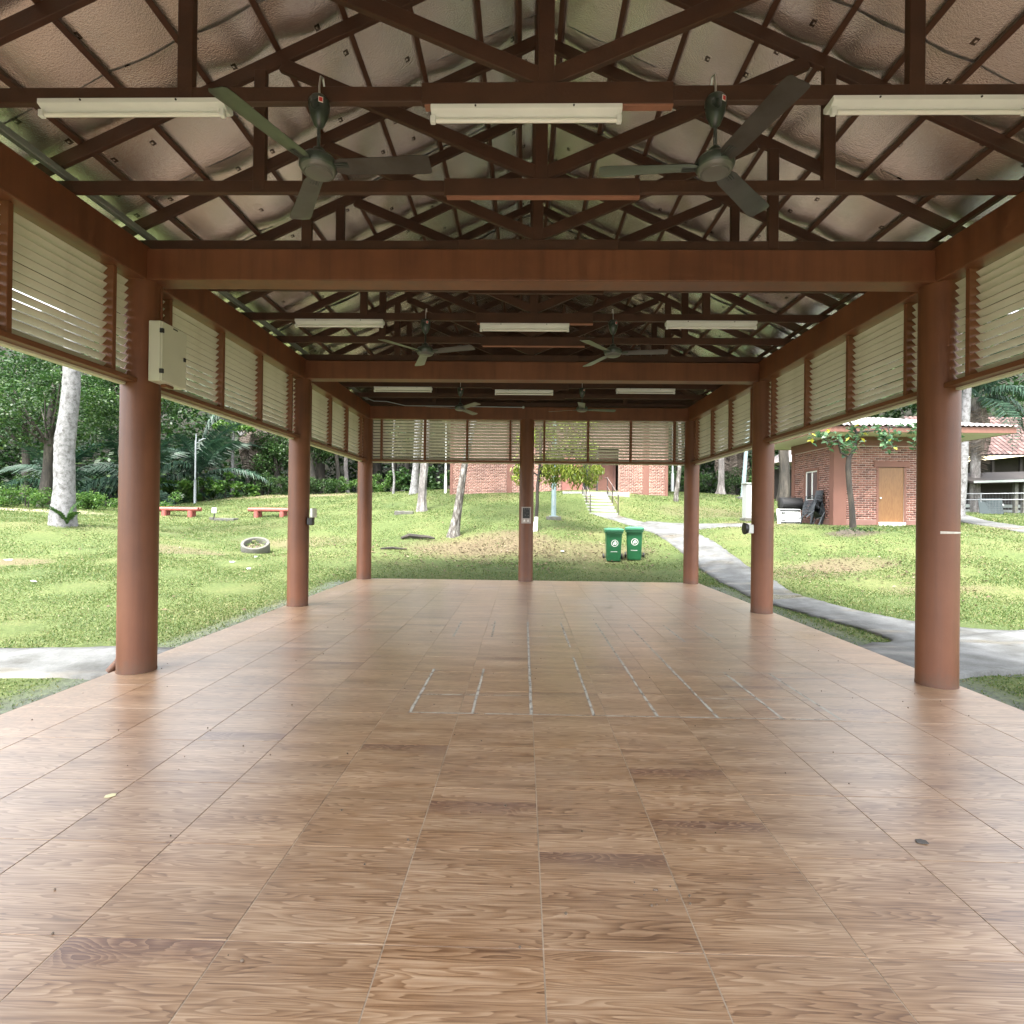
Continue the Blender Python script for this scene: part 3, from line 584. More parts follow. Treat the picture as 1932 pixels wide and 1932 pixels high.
# worn tape marks
def tape(x0, y0, x1, y1, w=0.025, z=0.0018):
    d = Vector((x1 - x0, y1 - y0, 0)); n = max(2, int(d.length / 0.15)); d.normalize(); s = Vector((-d.y, d.x, 0)); rr = random.Random(int(x0 * 100 + y0 * 37 + y1))
    V = []; Fq = []
    for k in range(n + 1):
        t = k / n; c = Vector((x0 + (x1 - x0) * t, y0 + (y1 - y0) * t, z)); a = w / 2 + rr.uniform(-.003, .003); b = w / 2 + rr.uniform(-.003, .003)
        V += [c + s * a, c - s * b]
        if k: Fq.append((2 * k - 2, 2 * k - 1, 2 * k + 1, 2 * k))
    np_mesh('tape_strip', [tuple(v) for v in V], Fq, 'tape', floor)
for x, segs in [(-1.0, [(4.5, 5.78), (7.3, 8.35)]), (-.49, [(4.5, 5.8), (7.3, 8.4)]), (-.01, [(4.5, 8.35)]), (.5, [(4.5, 6.35), (6.8, 8.37)]), (1.015, [(4.5, 8.36)]), (1.5, [(4.5, 8.32)]), (2.02, [(4.5, 5.83), (7.2, 8.3)]), (2.49, [(4.52, 5.81), (7.2, 8.3)])]:
    for a, b in segs: tape(x, a, x + random.uniform(-.012, .012), b)
tape(-1.02, 4.5, 2.52, 4.51, 0.016, 0.0027); tape(-1.0, 4.95, 0.0, 4.97, 0.018, 0.0027); tape(1.5, 4.97, 2.5, 4.98, 0.012, 0.0027); tape(-1.0, 7.3, 0.5, 7.32, 0.012, 0.0027); tape(1.05, 7.18, 2.5, 7.2, 0.014, 0.0027); tape(1.6, 5.82, 3.4, 5.83, 0.012, 0.0027)

# ------------------------------------------------------------------ pavilion
pav = thing('pavilion', 'open pavilion with red-brown round columns, cream louvre screens and exposed timber roof', 'pavilion')
YB = [-2.457, 1.543, 5.543, 9.542, 13.541]
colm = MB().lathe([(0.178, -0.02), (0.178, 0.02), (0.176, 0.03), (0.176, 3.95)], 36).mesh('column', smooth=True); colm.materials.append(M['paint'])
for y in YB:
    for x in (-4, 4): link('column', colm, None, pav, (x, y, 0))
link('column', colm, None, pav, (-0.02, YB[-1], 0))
BZ0, BZ1 = 3.92, 4.235
for k, y in enumerate(YB):
    MB().box(-3.875, 3.875, y - 0.12, y + 0.12, BZ0 + 0.003, BZ1).build('cross_beam', 'paint', pav, bevel=0.012, seg=2)
for sx in (-1, 1):
    MB().box(min(sx * 3.873, sx * 4.14), max(sx * 3.873, sx * 4.14), YB[0] - .2, YB[-1] + 0.14, BZ0, BZ1 + 0.03).build('side_beam', 'paint', pav, bevel=0.012, seg=2)
# louvre screens
SL, SP, NS = 3.64, 0.0742, 13
slm = MB().bar((-SL / 2, 0, 0), (SL / 2, 0, 0), 0.0665, 0.006).mesh('slat', bevel=0.0015); slm.materials.append(M['slat'])
mum = MB().box(-.024, .024, -.045, .085, 2.94, BZ0 + .002).mesh('mullion', bevel=0.004); mum.materials.append(M['mull'])
ram = MB().box(-1.87, 1.87, -.075, .06, 2.89, 2.936).mesh('bottom_rail', bevel=0.004); ram.materials.append(M['mull'])
ctm = MB().box(-1.84, 1.84, .03, .10, 2.868, 2.888).mesh('lit_rail_strip'); ctm.materials.append(M['litrail'])  # added cream strip: paints the lit outer underside of the rail
rs = random.Random(5)
def louvre(cx, cy, rz):
    # local x along the wall, local +y points outward
    p = bpy.data.objects.new('louvre_screen', None); C.objects.link(p); p.empty_display_size = 0.1; p.parent = pav
    p.location = (cx, cy, 0); p.rotation_euler = (0, 0, rz)
    link('bottom_rail', ram, None, p); link('lit_rail_strip', ctm, None, p)
    for x in (-1.60, -0.53, 0.51, 1.57): link('mullion', mum, None, p, (x, 0.0, 0))
    for k in range(NS):
        t = R(-47 + rs.uniform(-2.2, 2.2))
        link('slat', slm, None, p, (rs.uniform(-.004, .004), 0.035, 2.978 + SP * k + rs.uniform(-.002, .002)), (t, rs.uniform(-.0012, .0012), 0))
for k in range(4):
    ym = (YB[k] + YB[k + 1]) / 2
    louvre(-4.0, ym, R(90)); louvre(4.0, ym, R(-90))
louvre(-2.0, 13.54, 0); louvre(2.0, 13.54, 0)

# roof: trusses ----------------------------------------------------------
SLP = 0.464; RZ = 6.34
def rz_(x): return RZ - SLP * abs(x)
def tr_meshes():
    d = {}
    d['bottom_chord'] = MB().box(-4.1, 4.1, -.024, .024, 4.267, 4.367)
    d['king_post'] = MB().box(-.052, .052, -.028, .028, 4.369, RZ + .02)
    for s, nme in ((-1, 'rafter'), (1, 'rafter ')):
        e = s * 4.95
        d[nme] = MB().prism([(0 + s * .001, RZ), (e, rz_(e)), (e, rz_(e) + .122), (s * .001, RZ + .122)], -.022, .022)
        d['post' + (' ' if s > 0 else '')] = MB().box(s * 2.335 - .05, s * 2.335 + .05, -.027, .027, 4.29, rz_(2.335) + .03)
        d['brace' + (' ' if s > 0 else '')] = MB().bar((s * .03, 0, 4.43), (s * 2.16, 0, rz_(2.16) + .0), .044, .108, (0, 0, 1))
    d['splice_board'] = MB().box(-.79, .80, -.062, -.0275, 4.222, 4.362)
    out = {}
    for k, b in d.items():
        me = b.mesh(k.strip(), bevel=0.004); me.materials.append(M['timber']); out[k] = me
    return out
TM = tr_meshes()
for k in range(-3, 13):
    t = bpy.data.objects.new('truss', None); C.objects.link(t); t.empty_display_size = 0.1; t.parent = pav
    t.location = (0.02, YB[1] + k * 0.99985, 0)
    for nm_, me in TM.items(): link(nm_.strip(), me, None, t)
for k in (2, 3, 4, 6, 7):      # fresh packers under the splice boards
    MB().box(-.77 + .02, .82, YB[1] + k - .064, YB[1] + k - .012, 4.208, 4.2205).build('packing_strip', 'timber2', pav, bevel=.002)
YF, YBK = -3.0, 14.55
for xs in ([-.19, -.56, -1.12, -1.62, -2.18, -2.76, -3.31, -3.84, -4.5], [.22, .75, 1.29, 1.83, 2.32, 2.80, 3.22, 3.78, 4.5]):
    for x in xs:
        zc = rz_(x) + .122 + .024; s = -1 if x < 0 else 1
        MB().bar((x, YF, zc), (x, YBK, zc), .045, .046, (s * SLP, 0, 1)).build('purlin', 'purlin', pav, bevel=.003)
MB().box(-.018, .062, YF, YBK, RZ + .124, RZ + .16).build('ridge_board', 'timber', pav, bevel=.003)
MB().box(-3.965, -3.905, YF, 13.4, 4.372, 4.432).build('eave_pipe', 'galv', pav, bevel=.008)
MB().box(3.93, 3.98, YF, 13.4, 4.372, 4.422).build('eave_pipe', 'timber', pav, bevel=.006)
# foil sheets, one per 1.2 m width on each slope
def foil_sheet(y0, y1, s, seed):
    rg = np.random.default_rng(seed); nu, nv = 26, 60
    U = np.linspace(y0 - .04, y1 + .04, nu); W = np.linspace(0.02, 4.42, nv); UU, WW = np.meshgrid(U, W, indexing='ij')
    zb = RZ + .122 + .052 - SLP * WW
    pur = np.array([.2, .56, 1.12, 1.62, 2.18, 2.76, 3.31, 3.84, 4.5]) if s < 0 else np.array([.22, .75, 1.29, 1.83, 2.32, 2.8, 3.22, 3.78, 4.5])
    dist = np.min(np.abs(WW[..., None] - pur), axis=2)
    sag = -np.clip(dist / .27, 0, 1) ** 0.8 * (.024 + .006 * np.sin(UU * 3.1 + seed) + .007 * np.sin(WW * 2.3 + UU * 1.7 + seed * 2))
    wr = 0.0018 * np.sin(UU * 9 + WW * 3 + seed) * np.sin(WW * 7 - UU * 2) + 0.0004 * rg.normal(size=UU.shape)
    edge = np.minimum(UU - (y0 - .04), (y1 + .04) - UU); lip = -0.010 * np.exp(-(edge / .03) ** 2)
    Z = zb + (sag + wr) * np.clip(dist / .05, 0, 1) + lip * .4 - .007 * (seed % 2) + .010
    V = np.stack([s * WW, UU, Z], 2).reshape(-1, 3)
    fs = [(i * nv + j, i * nv + j + 1, (i + 1) * nv + j + 1, (i + 1) * nv + j) for i in range(nu - 1) for j in range(nv - 1)]
    o = np_mesh('insulation_sheet', V, fs, 'foil', pav, smooth=True)
    uvl = o.data.uv_layers.new(name='UVMap'); li = np.empty(len(o.data.loops), np.int32); o.data.loops.foreach_get('vertex_index', li)
    uvs = np.stack([UU + seed * 1.37, WW * 1.1 + (6 if s > 0 else 0)], 2).reshape(-1, 2)[li]; uvl.data.foreach_set('uv', uvs.astype(np.float32).ravel())
yy = YF; sd = 1
while yy < YBK:
    y1 = min(yy + 1.2, YBK)
    foil_sheet(yy, y1, -1, sd); foil_sheet(yy, y1, 1, sd + 50); yy += 1.2; sd += 1
for s in (-1, 1):   # outer metal roof
    MB().prism([(0, RZ + .30), (s * 5.35, rz_(5.35) + .30), (s * 5.35, rz_(5.35) + .27), (0, RZ + .27)], YF - .1, YBK + .1).build('roof_sheet', 'roofout', pav)
    MB().box(min(s * 5.27, s * 5.30), max(s * 5.27, s * 5.30), YF, YBK, rz_(5.3) + .05, rz_(5.3) + .26).build('fascia', 'timber', pav, bevel=.004)
# gable ends above the end beams
for yg in (13.70, -2.75):
    for k in range(9):
        z0 = 4.245 + .25 * k; z1 = z0 + .247; w0 = min(4.9, (RZ + .17 - z1) / SLP); w1 = min(4.9, (RZ + .17 - z0) / SLP)
        if w1 <= .05: break
        w0 = max(w0, .01)
        MB().prism([(-w1, z0), (w1, z0), (w0, z1), (-w0, z1)], yg, yg + .022).build('gable_board', 'timber', pav)
# conduit along the rear beam
MB().tube([(-4.0, 13.0, 4.40), (-3.75, 13.35, 4.34), (-3.45, 13.39, 4.34), (-3.0, 13.405, 4.245), (-0.15, 13.405, 4.225)], .011, 8).build('conduit', 'galvpole', pav, smooth=True)
MB().lathe([(.03, 0), (.03, .03), (.02, .035)], 14).xf(Matrix.Translation((-.12, 13.41, 4.225)) @ Matrix.Rotation(R(90), 4, 'X')).build('junction_box', 'galvpole', pav)
# downpipe behind the near left column
MB().tube([(-4.235, 5.66, 3.9), (-4.235, 5.66, 0.16), (-4.26, 5.64, 0.06), (-4.33, 5.60, -0.04)], .038, 12).build('downpipe', 'paint', pav, smooth=True)

# ------------------------------------------------------------------ fans
def make_fan(label, loc, angs):
    t = thing('ceiling_fan', label, 'fan', loc, 0, 'ceiling fans under the trusses')
    MB().tube([(0, .085, .56), (0, .06, .60), (0, .02, .58), (0, 0, .50), (0, 0, .42)], .007, 8).build('hook', 'chrome', t, smooth=True)
    cup = MB().lathe([(.012, .235), (.03, .25), (.055, .31), (.066, .37), (.064, .405), (.05, .425), (.01, .43)], 24).build('canopy', 'fan', t, smooth=True)
    a = Matrix.Rotation(R(28), 4, 'Z') @ Matrix.Translation((0, -.0665, .375)) @ Matrix.Rotation(R(6), 4, 'X')
    MB().box(-.014, .014, -.002, 0, -.016, .016).xf(a).build('badge', 'whiteprint', cup)
    MB().box(-.0105, .0105, -.0035, -.0022, -.012, .012).xf(a).build('badge_print', 'red', cup)
    MB().tube([(0, 0, .07), (0, 0, .25)], .011, 12).build('rod', 'fan', t, smooth=True)
    mo = MB().lathe([(.012, .115), (.035, .10), (.05, .065), (.095, .045), (.118, .02), (.118, -.015), (.108, -.03)], 32).build('motor', 'fan', t, smooth=True)
    MB().lathe([(.108, -.03), (.100, -.048), (.088, -.055), (.083, -.052), (.080, -.058), (.03, -.063), (.001, -.064)], 32).build('cap', 'capgrey', mo, smooth=True)
    for k, an in enumerate(angs):
        prof = [(.10, .028, .0), (.135, .052, .0), (.17, .060, 0), (.45, .066, 0), (.66, .074, 0), (.705, .070, 0), (.72, .052, 0)]
        V = []; fs = []
        for r_, hw, _ in prof:
            V += [(r_, -hw, .012), (r_, -hw * .45, .002), (r_, hw * .45, -.006), (r_, hw, -.012)]
        V2 = [(x, y, z - .003) for x, y, z in V]; nn = len(V)
        for i in range(len(prof) - 1):
            for j in range(3): fs.append((4 * i + j, 4 * i + j + 1, 4 * i + 5 + j, 4 * i + 4 + j)); fs.append((nn + 4 * i + j, nn + 4 * i + 4 + j, nn + 4 * i + 5 + j, nn + 4 * i + j + 1))
        MB().add(V + V2, fs).build('blade', 'blade', t, rot=(0, 0, R(an)), loc=(0, 0, -.012), smooth=True)
        ir = MB()
        for j in range(5): ir.bar((.085, -.03 + .015 * j, -.015), (.20, -.034 + .017 * j, -.017), .006, .006)
        ir.build('blade_iron', 'fan', t, rot=(0, 0, R(an)), loc=(0, 0, -.0))
    return t
FANS = [('dark ceiling fan at front left with one blade pointing toward the viewer', (-1.42, 3.475, 3.83), (-114, -2, 121)),
        ('dark ceiling fan at front right with a blade pointing up past the tube light', (1.08, 3.475, 3.83), (-75, 176, 46)),
        ('ceiling fan on the left in the middle bay, beyond the first cross beam', (-1.45, 7.475, 3.83), (-131, -19, 107)),
        ('ceiling fan on the right in the middle bay, beyond the first cross beam', (1.09, 7.475, 3.83), (-129, -7, 113)),
        ('small-looking ceiling fan at left in the far bay near the rear beam', (-1.43, 11.475, 3.83), (-165, -54, 69)),
        ('small-looking ceiling fan at right in the far bay near the rear beam', (1.10, 11.475, 3.83), (158, 10, -97))]
for f_ in FANS: make_fan(*f_)

# ------------------------------------------------------------------ tube lights
def make_light(label, xc, y, z):
    t = thing('tube_light', label, 'light', (xc, y, z), 0, 'fluorescent batten lights under the trusses')
    MB().prism([(-.062, .05), (.062, .05), (.062, .018), (.05, .008), (.034, -.006), (-.02, -.008), (-.034, .004), (-.062, .018)], -.605, .605, 'X').build('housing', 'white', t, bevel=.003)
    MB().tube([(-.57, -.035, -.042), (.57, -.035, -.042)], .0135, 12).build('tube', 'tube', t, smooth=True)
    for s in (-1, 1): MB().box(s * .59 - .018, s * .59 + .014, -.052, -.018, -.058, -.012).build('lamp_holder', 'white', t, bevel=.004)
    for xx in (-.32, .30): MB().lathe([(.006, 0), (.006, .006), (.003, .008)], 8).xf(Matrix.Translation((xx, -.062, .035)) @ Matrix.Rotation(R(90), 4, 'X')).build('screw', 'black', t)
LT = {0: ('front', 3.543), 1: ('middle', 7.543), 2: ('far', 11.543)}
for k, (nm_, y) in LT.items():
    for pos, x in (('left', -2.64), ('centre', -.105), ('right', 2.415)):
        d = {'front': 'nearest row, under the nearest bottom chord', 'middle': 'middle row, just beyond the first cross beam', 'far': 'farthest row, just beyond the second cross beam'}[nm_]
        make_light('unlit white tube light, %s one of the %s' % (pos, d), x, y - .01, 4.213 if pos != 'centre' else 4.168)

# ------------------------------------------------------------------ distribution box on the near left column
t = thing('electrical_box', 'cream metal distribution box fixed high on the near left column', 'electrical box', (-3.765, 5.60, 2.91))
MB().box(-.065, .055, -.2, .2, 0, .60).build('case', 'boxpaint', t, bevel=.006)
dr = MB().box(.058, .072, -.197, .197, .006, .594).build('door', 'boxpaint', t, bevel=.004)
for z in (.10, .50): MB().box(.05, .085, -.208, -.183, z - .022, z + .022).build('hinge', 'black', dr, bevel=.002)
MB().box(.073, .082, .145, .18, .285, .325).build('latch', 'black', dr, bevel=.002)
MB().box(.073, .0745, -.03, .045, .565, .578).build('vent_label', 'black', dr)
MB().box(-.03, .03, -.06, .06, -.03, -.002).build('cable_gland', 'mull', t, bevel=.003)
MB().tube([(-.06, -.01, .602), (-.075, -.015, 1.30)], .013, 10).build('conduit', 'paint', t, smooth=True)
# notice on the middle rear column
t = thing('notice_board', 'small grey notice plaque with black panel on the middle rear column', 'sign', (-0.02, 13.352, 1.61))
MB().box(-.115, .115, -.012, -.004, -.20, .20).build('plaque', simple('plaque_grey', (0.42, 0.36, 0.34), .5), t, bevel=.003)
MB().box(-.085, .085, -.0165, -.0125, -.075, .175).build('panel', 'black', t)
for x, z, w, h_ in [(-.05, .15, .03, .02), (.0, .15, .02, .012), (.05, .15, .03, .02), (-.04, .10, .04, .006), (.03, .06, .05, .005), (-.02, .0, .03, .012), (.05, -.01, .02, .02)]:
    MB().box(x - w / 2, x + w / 2, -.0185, -.0168, z - h_ / 2, z + h_ / 2).build('print', simple('grey_print', (.16, .14, .13), .6), t)
for x in (-.045, .045):
    MB().add([(x - .03, -.0135, -.155), (x + .03, -.0135, -.155), (x + .012, -.0135, -.115), (x - .012, -.0135, -.115)], [(0, 1, 2, 3)]).build('figure_icon', 'whiteprint', t)
    MB().lathe([(.010, 0), (.001, .001)], 12).xf(Matrix.Translation((x, -.0135, -.10)) @ Matrix.Rotation(R(90), 4, 'X')).build('figure_icon', 'whiteprint', t)
# floodlights on the second columns
t = thing('floodlight', 'black and white floodlight clamped to the second left column, facing the lawn', 'floodlight', (-3.82, 9.50, 1.50))
MB().box(.0, .10, -.06, .05, -.10, .03).build('bracket', 'black', t, bevel=.01)
MB().bar((.06, 0, .02), (.085, 0, .08), .03, .03, (0, 1, 0)).build('arm', 'black', t)
MB().box(.07, .12, -.10, .10, .03, .19).build('head', 'white', t, bevel=.012)
t = thing('floodlight', 'small round grey floodlight clamped to the second right column', 'floodlight', (3.82, 9.50, 1.40))
MB().box(-.09, 0, -.05, .05, -.05, .10).build('bracket', 'white', t, bevel=.01)
MB().lathe([(.02, 0), (.08, .01), (.10, .05), (.10, .07), (.085, .075), (.001, .07)], 22).xf(Matrix.Translation((-.08, 0, .03)) @ Matrix.Rotation(R(-90), 4, 'Y')).build('head', 'black', t, smooth=True)
MB().box(-.15, -.10, -.055, .055, -.03, .09).build('lens_frame', 'white', t, bevel=.02)
# tape band on the near right column
bnd = MB(); V = []; fs = []
for k in range(15):
    a = R(-185 + k * 9.0); V += [(.1795 * math.cos(a), .1795 * math.sin(a), -.012 + .0012 * k * .6), (.1795 * math.cos(a), .1795 * math.sin(a), .013 - .0016 * k * .5)]
    if k: fs.append((2 * k - 2, 2 * k - 1, 2 * k + 1, 2 * k))
tb = bnd.add(V, fs).build('tape_band', simple('old_white_tape', (.62, .58, .52), .6, var=.15, scale=20), None, loc=(4, YB[2], 1.50), rot=(0, 0, R(65)))
tag(tb, 'torn white tape band stuck round the near right column', 'tape')

# ------------------------------------------------------------------ debris on the floor
def chip(name, label, cat, x, y, sc, mat, rz=0.0, tk=.002):
    pts = [(-1, -.4), (-.2, -.7), (1, -.5), (.9, .4), (.1, .75), (-.9, .5)]
    o = MB().prism([(a * sc, b * sc) for a, b in pts], 0, tk, 'Z').build(name, mat, None, loc=(x, y, .0005), rot=(R(2), R(-3), rz)); o.location.z = .003
    return tag(o, label, cat)
chip('paper_scrap', 'small yellow paper scrap lying on the floor at left', 'paper', -2.42, 3.10, .028, 'paper', .4)
chip('dry_leaf', 'dark grey dry leaf lying on the floor tiles at right', 'leaf', 1.93, 2.83, .026, 'dryleaf', -.2, .004)
grit = []
for k in range(120):
    x = random.uniform(-4, 4); y = random.uniform(1.8, 9); s = random.uniform(.0025, .007); grit.append((x, y, s))
for k in range(10): grit.append((.52 + random.uniform(-.12, .12), 2.42 + random.uniform(-.1, .1), random.uniform(.003, .006)))
g = MB()
for x, y, s in grit: g.lathe([(s * .6, 0), (s, s * .5), (s * .7, s * 1.2), (.0005, s * 1.5)], 6, (x, y, 0.0004))
tag(g.build('grit', 'stone'), 'scattered grit and crumbs on the tiled floor', 'grit', kind='stuff')

# ------------------------------------------------------------------ wheelie bins
def make_bin(label, x, y, rz):
    z = hz(x, y)
    t = thing('wheelie_bin', label, 'bin', (x, y, z), rz, 'green wheelie bins on the lawn')
    def rr(w, d, y0, z_, r_=.05, n=4):
        P = []
        for cx, cy, a0 in ((w - r_, d - r_, 0), (-w + r_, d - r_, 90), (-w + r_, -d + r_, 180), (w - r_, -d + r_, 270)):
            for k in range(n + 1): a = R(a0 + 90 * k / n); P.append((cx + r_ * math.cos(a), y0 + cy + r_ * math.sin(a), z_))
        return P
    def loft(rings):
        m = MB(); n = len(rings[0]); V = [p for r_ in rings for p in r_]; fs = []
        for i in range(len(rings) - 1):
            for k in range(n): fs.append((i * n + k, i * n + (k + 1) % n, (i + 1) * n + (k + 1) % n, (i + 1) * n + k))
        fs += [tuple(range(n - 1, -1, -1)), tuple((len(rings) - 1) * n + k for k in range(n))]
        return m.add(V, fs)
    body = loft([rr(.205, .20, .03, .0), rr(.215, .22, .03, .06), rr(.245, .285, 0, .86), rr(.275, .335, 0, .87), rr(.275, .335, 0, .93)]).build('body', 'bin', t, smooth=True)
    lid = loft([rr(.29, .36, .0, .932), rr(.295, .365, 0, .985), rr(.27, .335, .0, 1.01), rr(.20, .24, .02, 1.03)]).build('lid', 'lid', t, smooth=True)
    for s in (-1, 1): MB().bar((s * .14, -.12, 1.031), (s * .14, .2, 1.034), .03, .02).build('lid_rib', 'lid', lid, bevel=.005)
    MB().tube([(-.24, .38, .95), (.24, .38, .95)], .02, 10).build('handle', 'bin', t, smooth=True)
    MB().tube([(-.26, .29, .10), (.26, .29, .10)], .012, 8).build('axle', 'black', t)
    for s in (-1, 1): MB().lathe([(.03, -.025), (.085, -.025), (.10, -.018), (.10, .018), (.085, .025), (.03, .025)], 20).xf(Matrix.Translation((s * .285, .29, .10)) @ Matrix.Rotation(R(90), 4, 'Y')).build('wheel', 'black', t, smooth=True)
    # printed emblem: ring with a leaf-like mark, and a line of lettering
    ring = MB(); V = []; fs = []; fy = -.262; tilt = Matrix.Translation((0.02, 0, 0))
    fz = lambda z_: -(.19 + (z_ - .06) / .80 * .095) - .0035   # front face leans outward towards the top
    for k in range(33):
        a = 2 * math.pi * k / 32
        for r_ in (.108, .09): z_ = .56 + r_ * math.sin(a); V.append((.02 + r_ * math.cos(a), fz(z_) , z_))
        if k: fs.append((2 * k - 2, 2 * k - 1, 2 * k + 1, 2 * k))
    ring.add(V, fs).build('emblem_ring', 'whiteprint', body)
    for poly in ([(-.05, -.05), (-.015, -.055), (-.008, .01), (-.03, .03), (-.055, 0)], [(.005, -.045), (.05, -.04), (.055, .01), (.035, .055), (.0, .02)], [(-.03, .032), (-.005, .015), (.03, .058), (.012, .07)]):
        MB().add([(.02 + a, fz(.56 + b), .56 + b) for a, b in poly], [tuple(range(len(poly)))]).build('emblem_mark', 'whiteprint', body)
    tx = MB(); xx = -.10
    for w in (.012, .016, .010, .018, .012, .014, .016, .010, .016, .012):
        tx.add([(xx, fz(.285), .285), (xx + w, fz(.285), .285), (xx + w, fz(.305), .305), (xx, fz(.305), .305)], [(0, 1, 2, 3)]); xx += w + .007
    tx.build('lettering', 'whiteprint', body)
make_bin('green wheelie bin with white round emblem, left one of the pair', 2.76, 17.5, R(-4))
make_bin('green wheelie bin tilting slightly, right one of the pair', 3.43, 17.55, R(-13))

# ------------------------------------------------------------------ lawn furniture
def log_bench(label, x, y, rz, L):
    t = thing('log_bench', label, 'bench', (x, y, hz(x, y)), rz, 'red log benches on the far lawn')
    for dy in (-.13, .13): MB().tube([(-L / 2, dy, .36), (0, dy, .365), (L / 2, dy, .36)], .105, 16).build('log', 'benchred', t, smooth=True)
    for sx in (-.62, .62):
        for dy in (-.14, .14): MB().lathe([(.13, -.1), (.125, .2), (.12, .29)], 16, (sx * L / 2, dy, 0)).build('leg', 'benchred', t, smooth=True)
log_bench('red painted log bench on short legs, left one beside the near left column', -17.75, 28.0, R(3), 2.1)
log_bench('red painted log bench on short legs, right one near the second left column', -13.0, 28.0, R(-4), 2.2)
t = thing('garden_sign', 'small white sign box on a short dark stake between the red benches', 'light', (-15.35, 27.0, hz(-15.35, 27)))  # small white sign box on a stake, not a light fitting
MB().tube([(0, 0, -.05), (0, 0, .36)], .025, 8).build('stake', 'black', t); MB().box(-.10, .10, -.05, .05, .34, .60).build('head', 'white', t, bevel=.01); MB().box(-.22, -.03, -.06, .06, -.03, .14).build('base', 'conc2', t, bevel=.01)
tag(MB().box(-.5, .5, -.25, .25, -.05, .11).build('concrete_slab', 'conc2', None, loc=(-14.75, 27.0, hz(-14.75, 27)), bevel=.02), 'dark mossy concrete slab on the grass beside the small white sign box', 'slab')
tag(MB().box(-.42, .42, -.25, .25, -.1, .13).build('concrete_slab', 'conc2', None, loc=(-5.5, 25.0, hz(-5.5, 25)), rot=(0, 0, R(8)), bevel=.03), 'grey concrete block lying left of the twin pale tree trunks', 'slab')
# tilted ring planter
x, y = -9.12, 18.5
t = thing('concrete_ring', 'weathered concrete ring planter lying tilted on the slope', 'planter', (x, y, hz(x, y) + .16)); t.rotation_euler = (R(24), R(8), 0)
MB().lathe([(.43, -.22), (.45, -.16), (.45, .18), (.44, .20), (.36, .20), (.345, .18), (.33, -.22), (.43, -.22)], 36).build('ring', 'conc2', t, smooth=True)
MB().lathe([(.34, -.2), (.34, .0), (.2, .03), (.001, .04)], 20).build('soil', 'stone', t, smooth=True)
P = np.stack([rng.uniform(-.26, .26, 90), rng.uniform(-.26, .26, 90), rng.uniform(.03, .18, 90)], 1); foliage('grass_tuft', LEAF['grass'], t, P, .16, aspect=.2, flat=.1)
# lamp posts
x, y = -21.74, 36.0
t = thing('street_lamp', 'slim white solar lamp post at the forest edge beside the leafy shrubs', 'lamp', (x, y, hz(x, y)))
MB().tube([(0, 0, -.1), (0, 0, 1.55)], .085, 12).build('lower_pole', 'galvpole', t, smooth=True); MB().tube([(0, 0, 1.55), (0, 0, 4.1), (.03, 0, 4.3), (.02, 0, 4.6)], [.055, .05, .035, .02], 10).build('pole', 'galvpole', t, smooth=True)
MB().bar((0, 0, 3.95), (.35, 0, 4.12), .035, .035).build('arm', 'galvpole', t); MB().bar((.25, 0, 4.1), (.62, 0, 4.28), .2, .06).build('lamp_head', 'galvpole', t, bevel=.01); MB().bar((0, 0, 3.6), (.25, 0, 3.62), .03, .03).build('lower_arm', 'galvpole', t)
def square_lamp(label, x, y, h_, w, top, base=True, lean=0.0):
    t = thing('street_lamp', label, 'lamp', (x, y, hz(x, y)))
    if base: MB().box(-.3, .3, -.3, .3, -.25, .10).build('base', 'conc2', t, bevel=.02); MB().box(-.18, .18, -.18, .18, .10, .13).build('base_plate', 'lampblue', t)
    MB().tube([(0, 0, .1), (lean * .5, 0, h_ * .5), (lean, 0, h_)], [w / 2, w / 2 * .85, top / 2], 8).build('pole', 'lampblue', t)
    MB().box(-.02, .02, -w / 2 - .012, -w / 2 + .02, .55, .95).build('access_cover', 'galvpole', t, bevel=.004)
    MB().bar((lean, 0, h_), (lean + .9, 0, h_ + .12), .14, .09).build('lamp_head', 'galvpole', t, bevel=.02)
square_lamp('pale blue lamp post on concrete base beside the young tree with white-painted foot', 1.17, 23.0, 6.5, .21, .12)
square_lamp('pale blue lamp post leaning slightly, beside the grey metal cabinet', 12.1, 31.0, 7.0, .24, .14, True, .45)
x, y = 9.55, 36.0
t = thing('pole', 'thin pale pole at the forest edge right of the far brick building', 'pole', (x, y, hz(x, y))); MB().tube([(0, 0, -.1), (0, 0, 1.2)], .10, 10).build('lower_pole', 'galvpole', t); MB().tube([(0, 0, 1.2), (0, 0, 5.5)], .06, 10).build('upper_pole', 'galvpole', t)
x, y = -4.42, 30.6
t = thing('pole', 'thin white pole standing at the left end of the far brick building', 'pole', (x, y, hz(x, y))); MB().tube([(0, 0, -.1), (0, 0, .9)], .075, 10).build('lower_pole', 'white', t); MB().tube([(0, 0, .9), (0, 0, 5.2)], .05, 10).build('upper_pole', 'white', t)
# metal cabinet
x, y = 9.45, 23.0
t = thing('metal_cabinet', 'tall pale grey metal cabinet on a dark plinth partly behind the second right column', 'cabinet', (x, y, hz(x, y)))
MB().box(-.5, .5, -.3, .3, -.1, .12).build('plinth', 'conc2', t, bevel=.02); MB().box(-.42, .42, -.24, .24, .12, 1.50).build('case', 'cabinet', t, bevel=.01)
MB().box(-.46, .46, -.28, .28, 1.50, 1.56).build('roof', 'galv', t, bevel=.01); MB().box(-.39, -.005, -.252, -.242, .18, 1.45).build('door', 'cabinet', t, bevel=.003); MB().box(.005, .39, -.252, -.242, .18, 1.45).build('door', 'cabinet', t, bevel=.003)
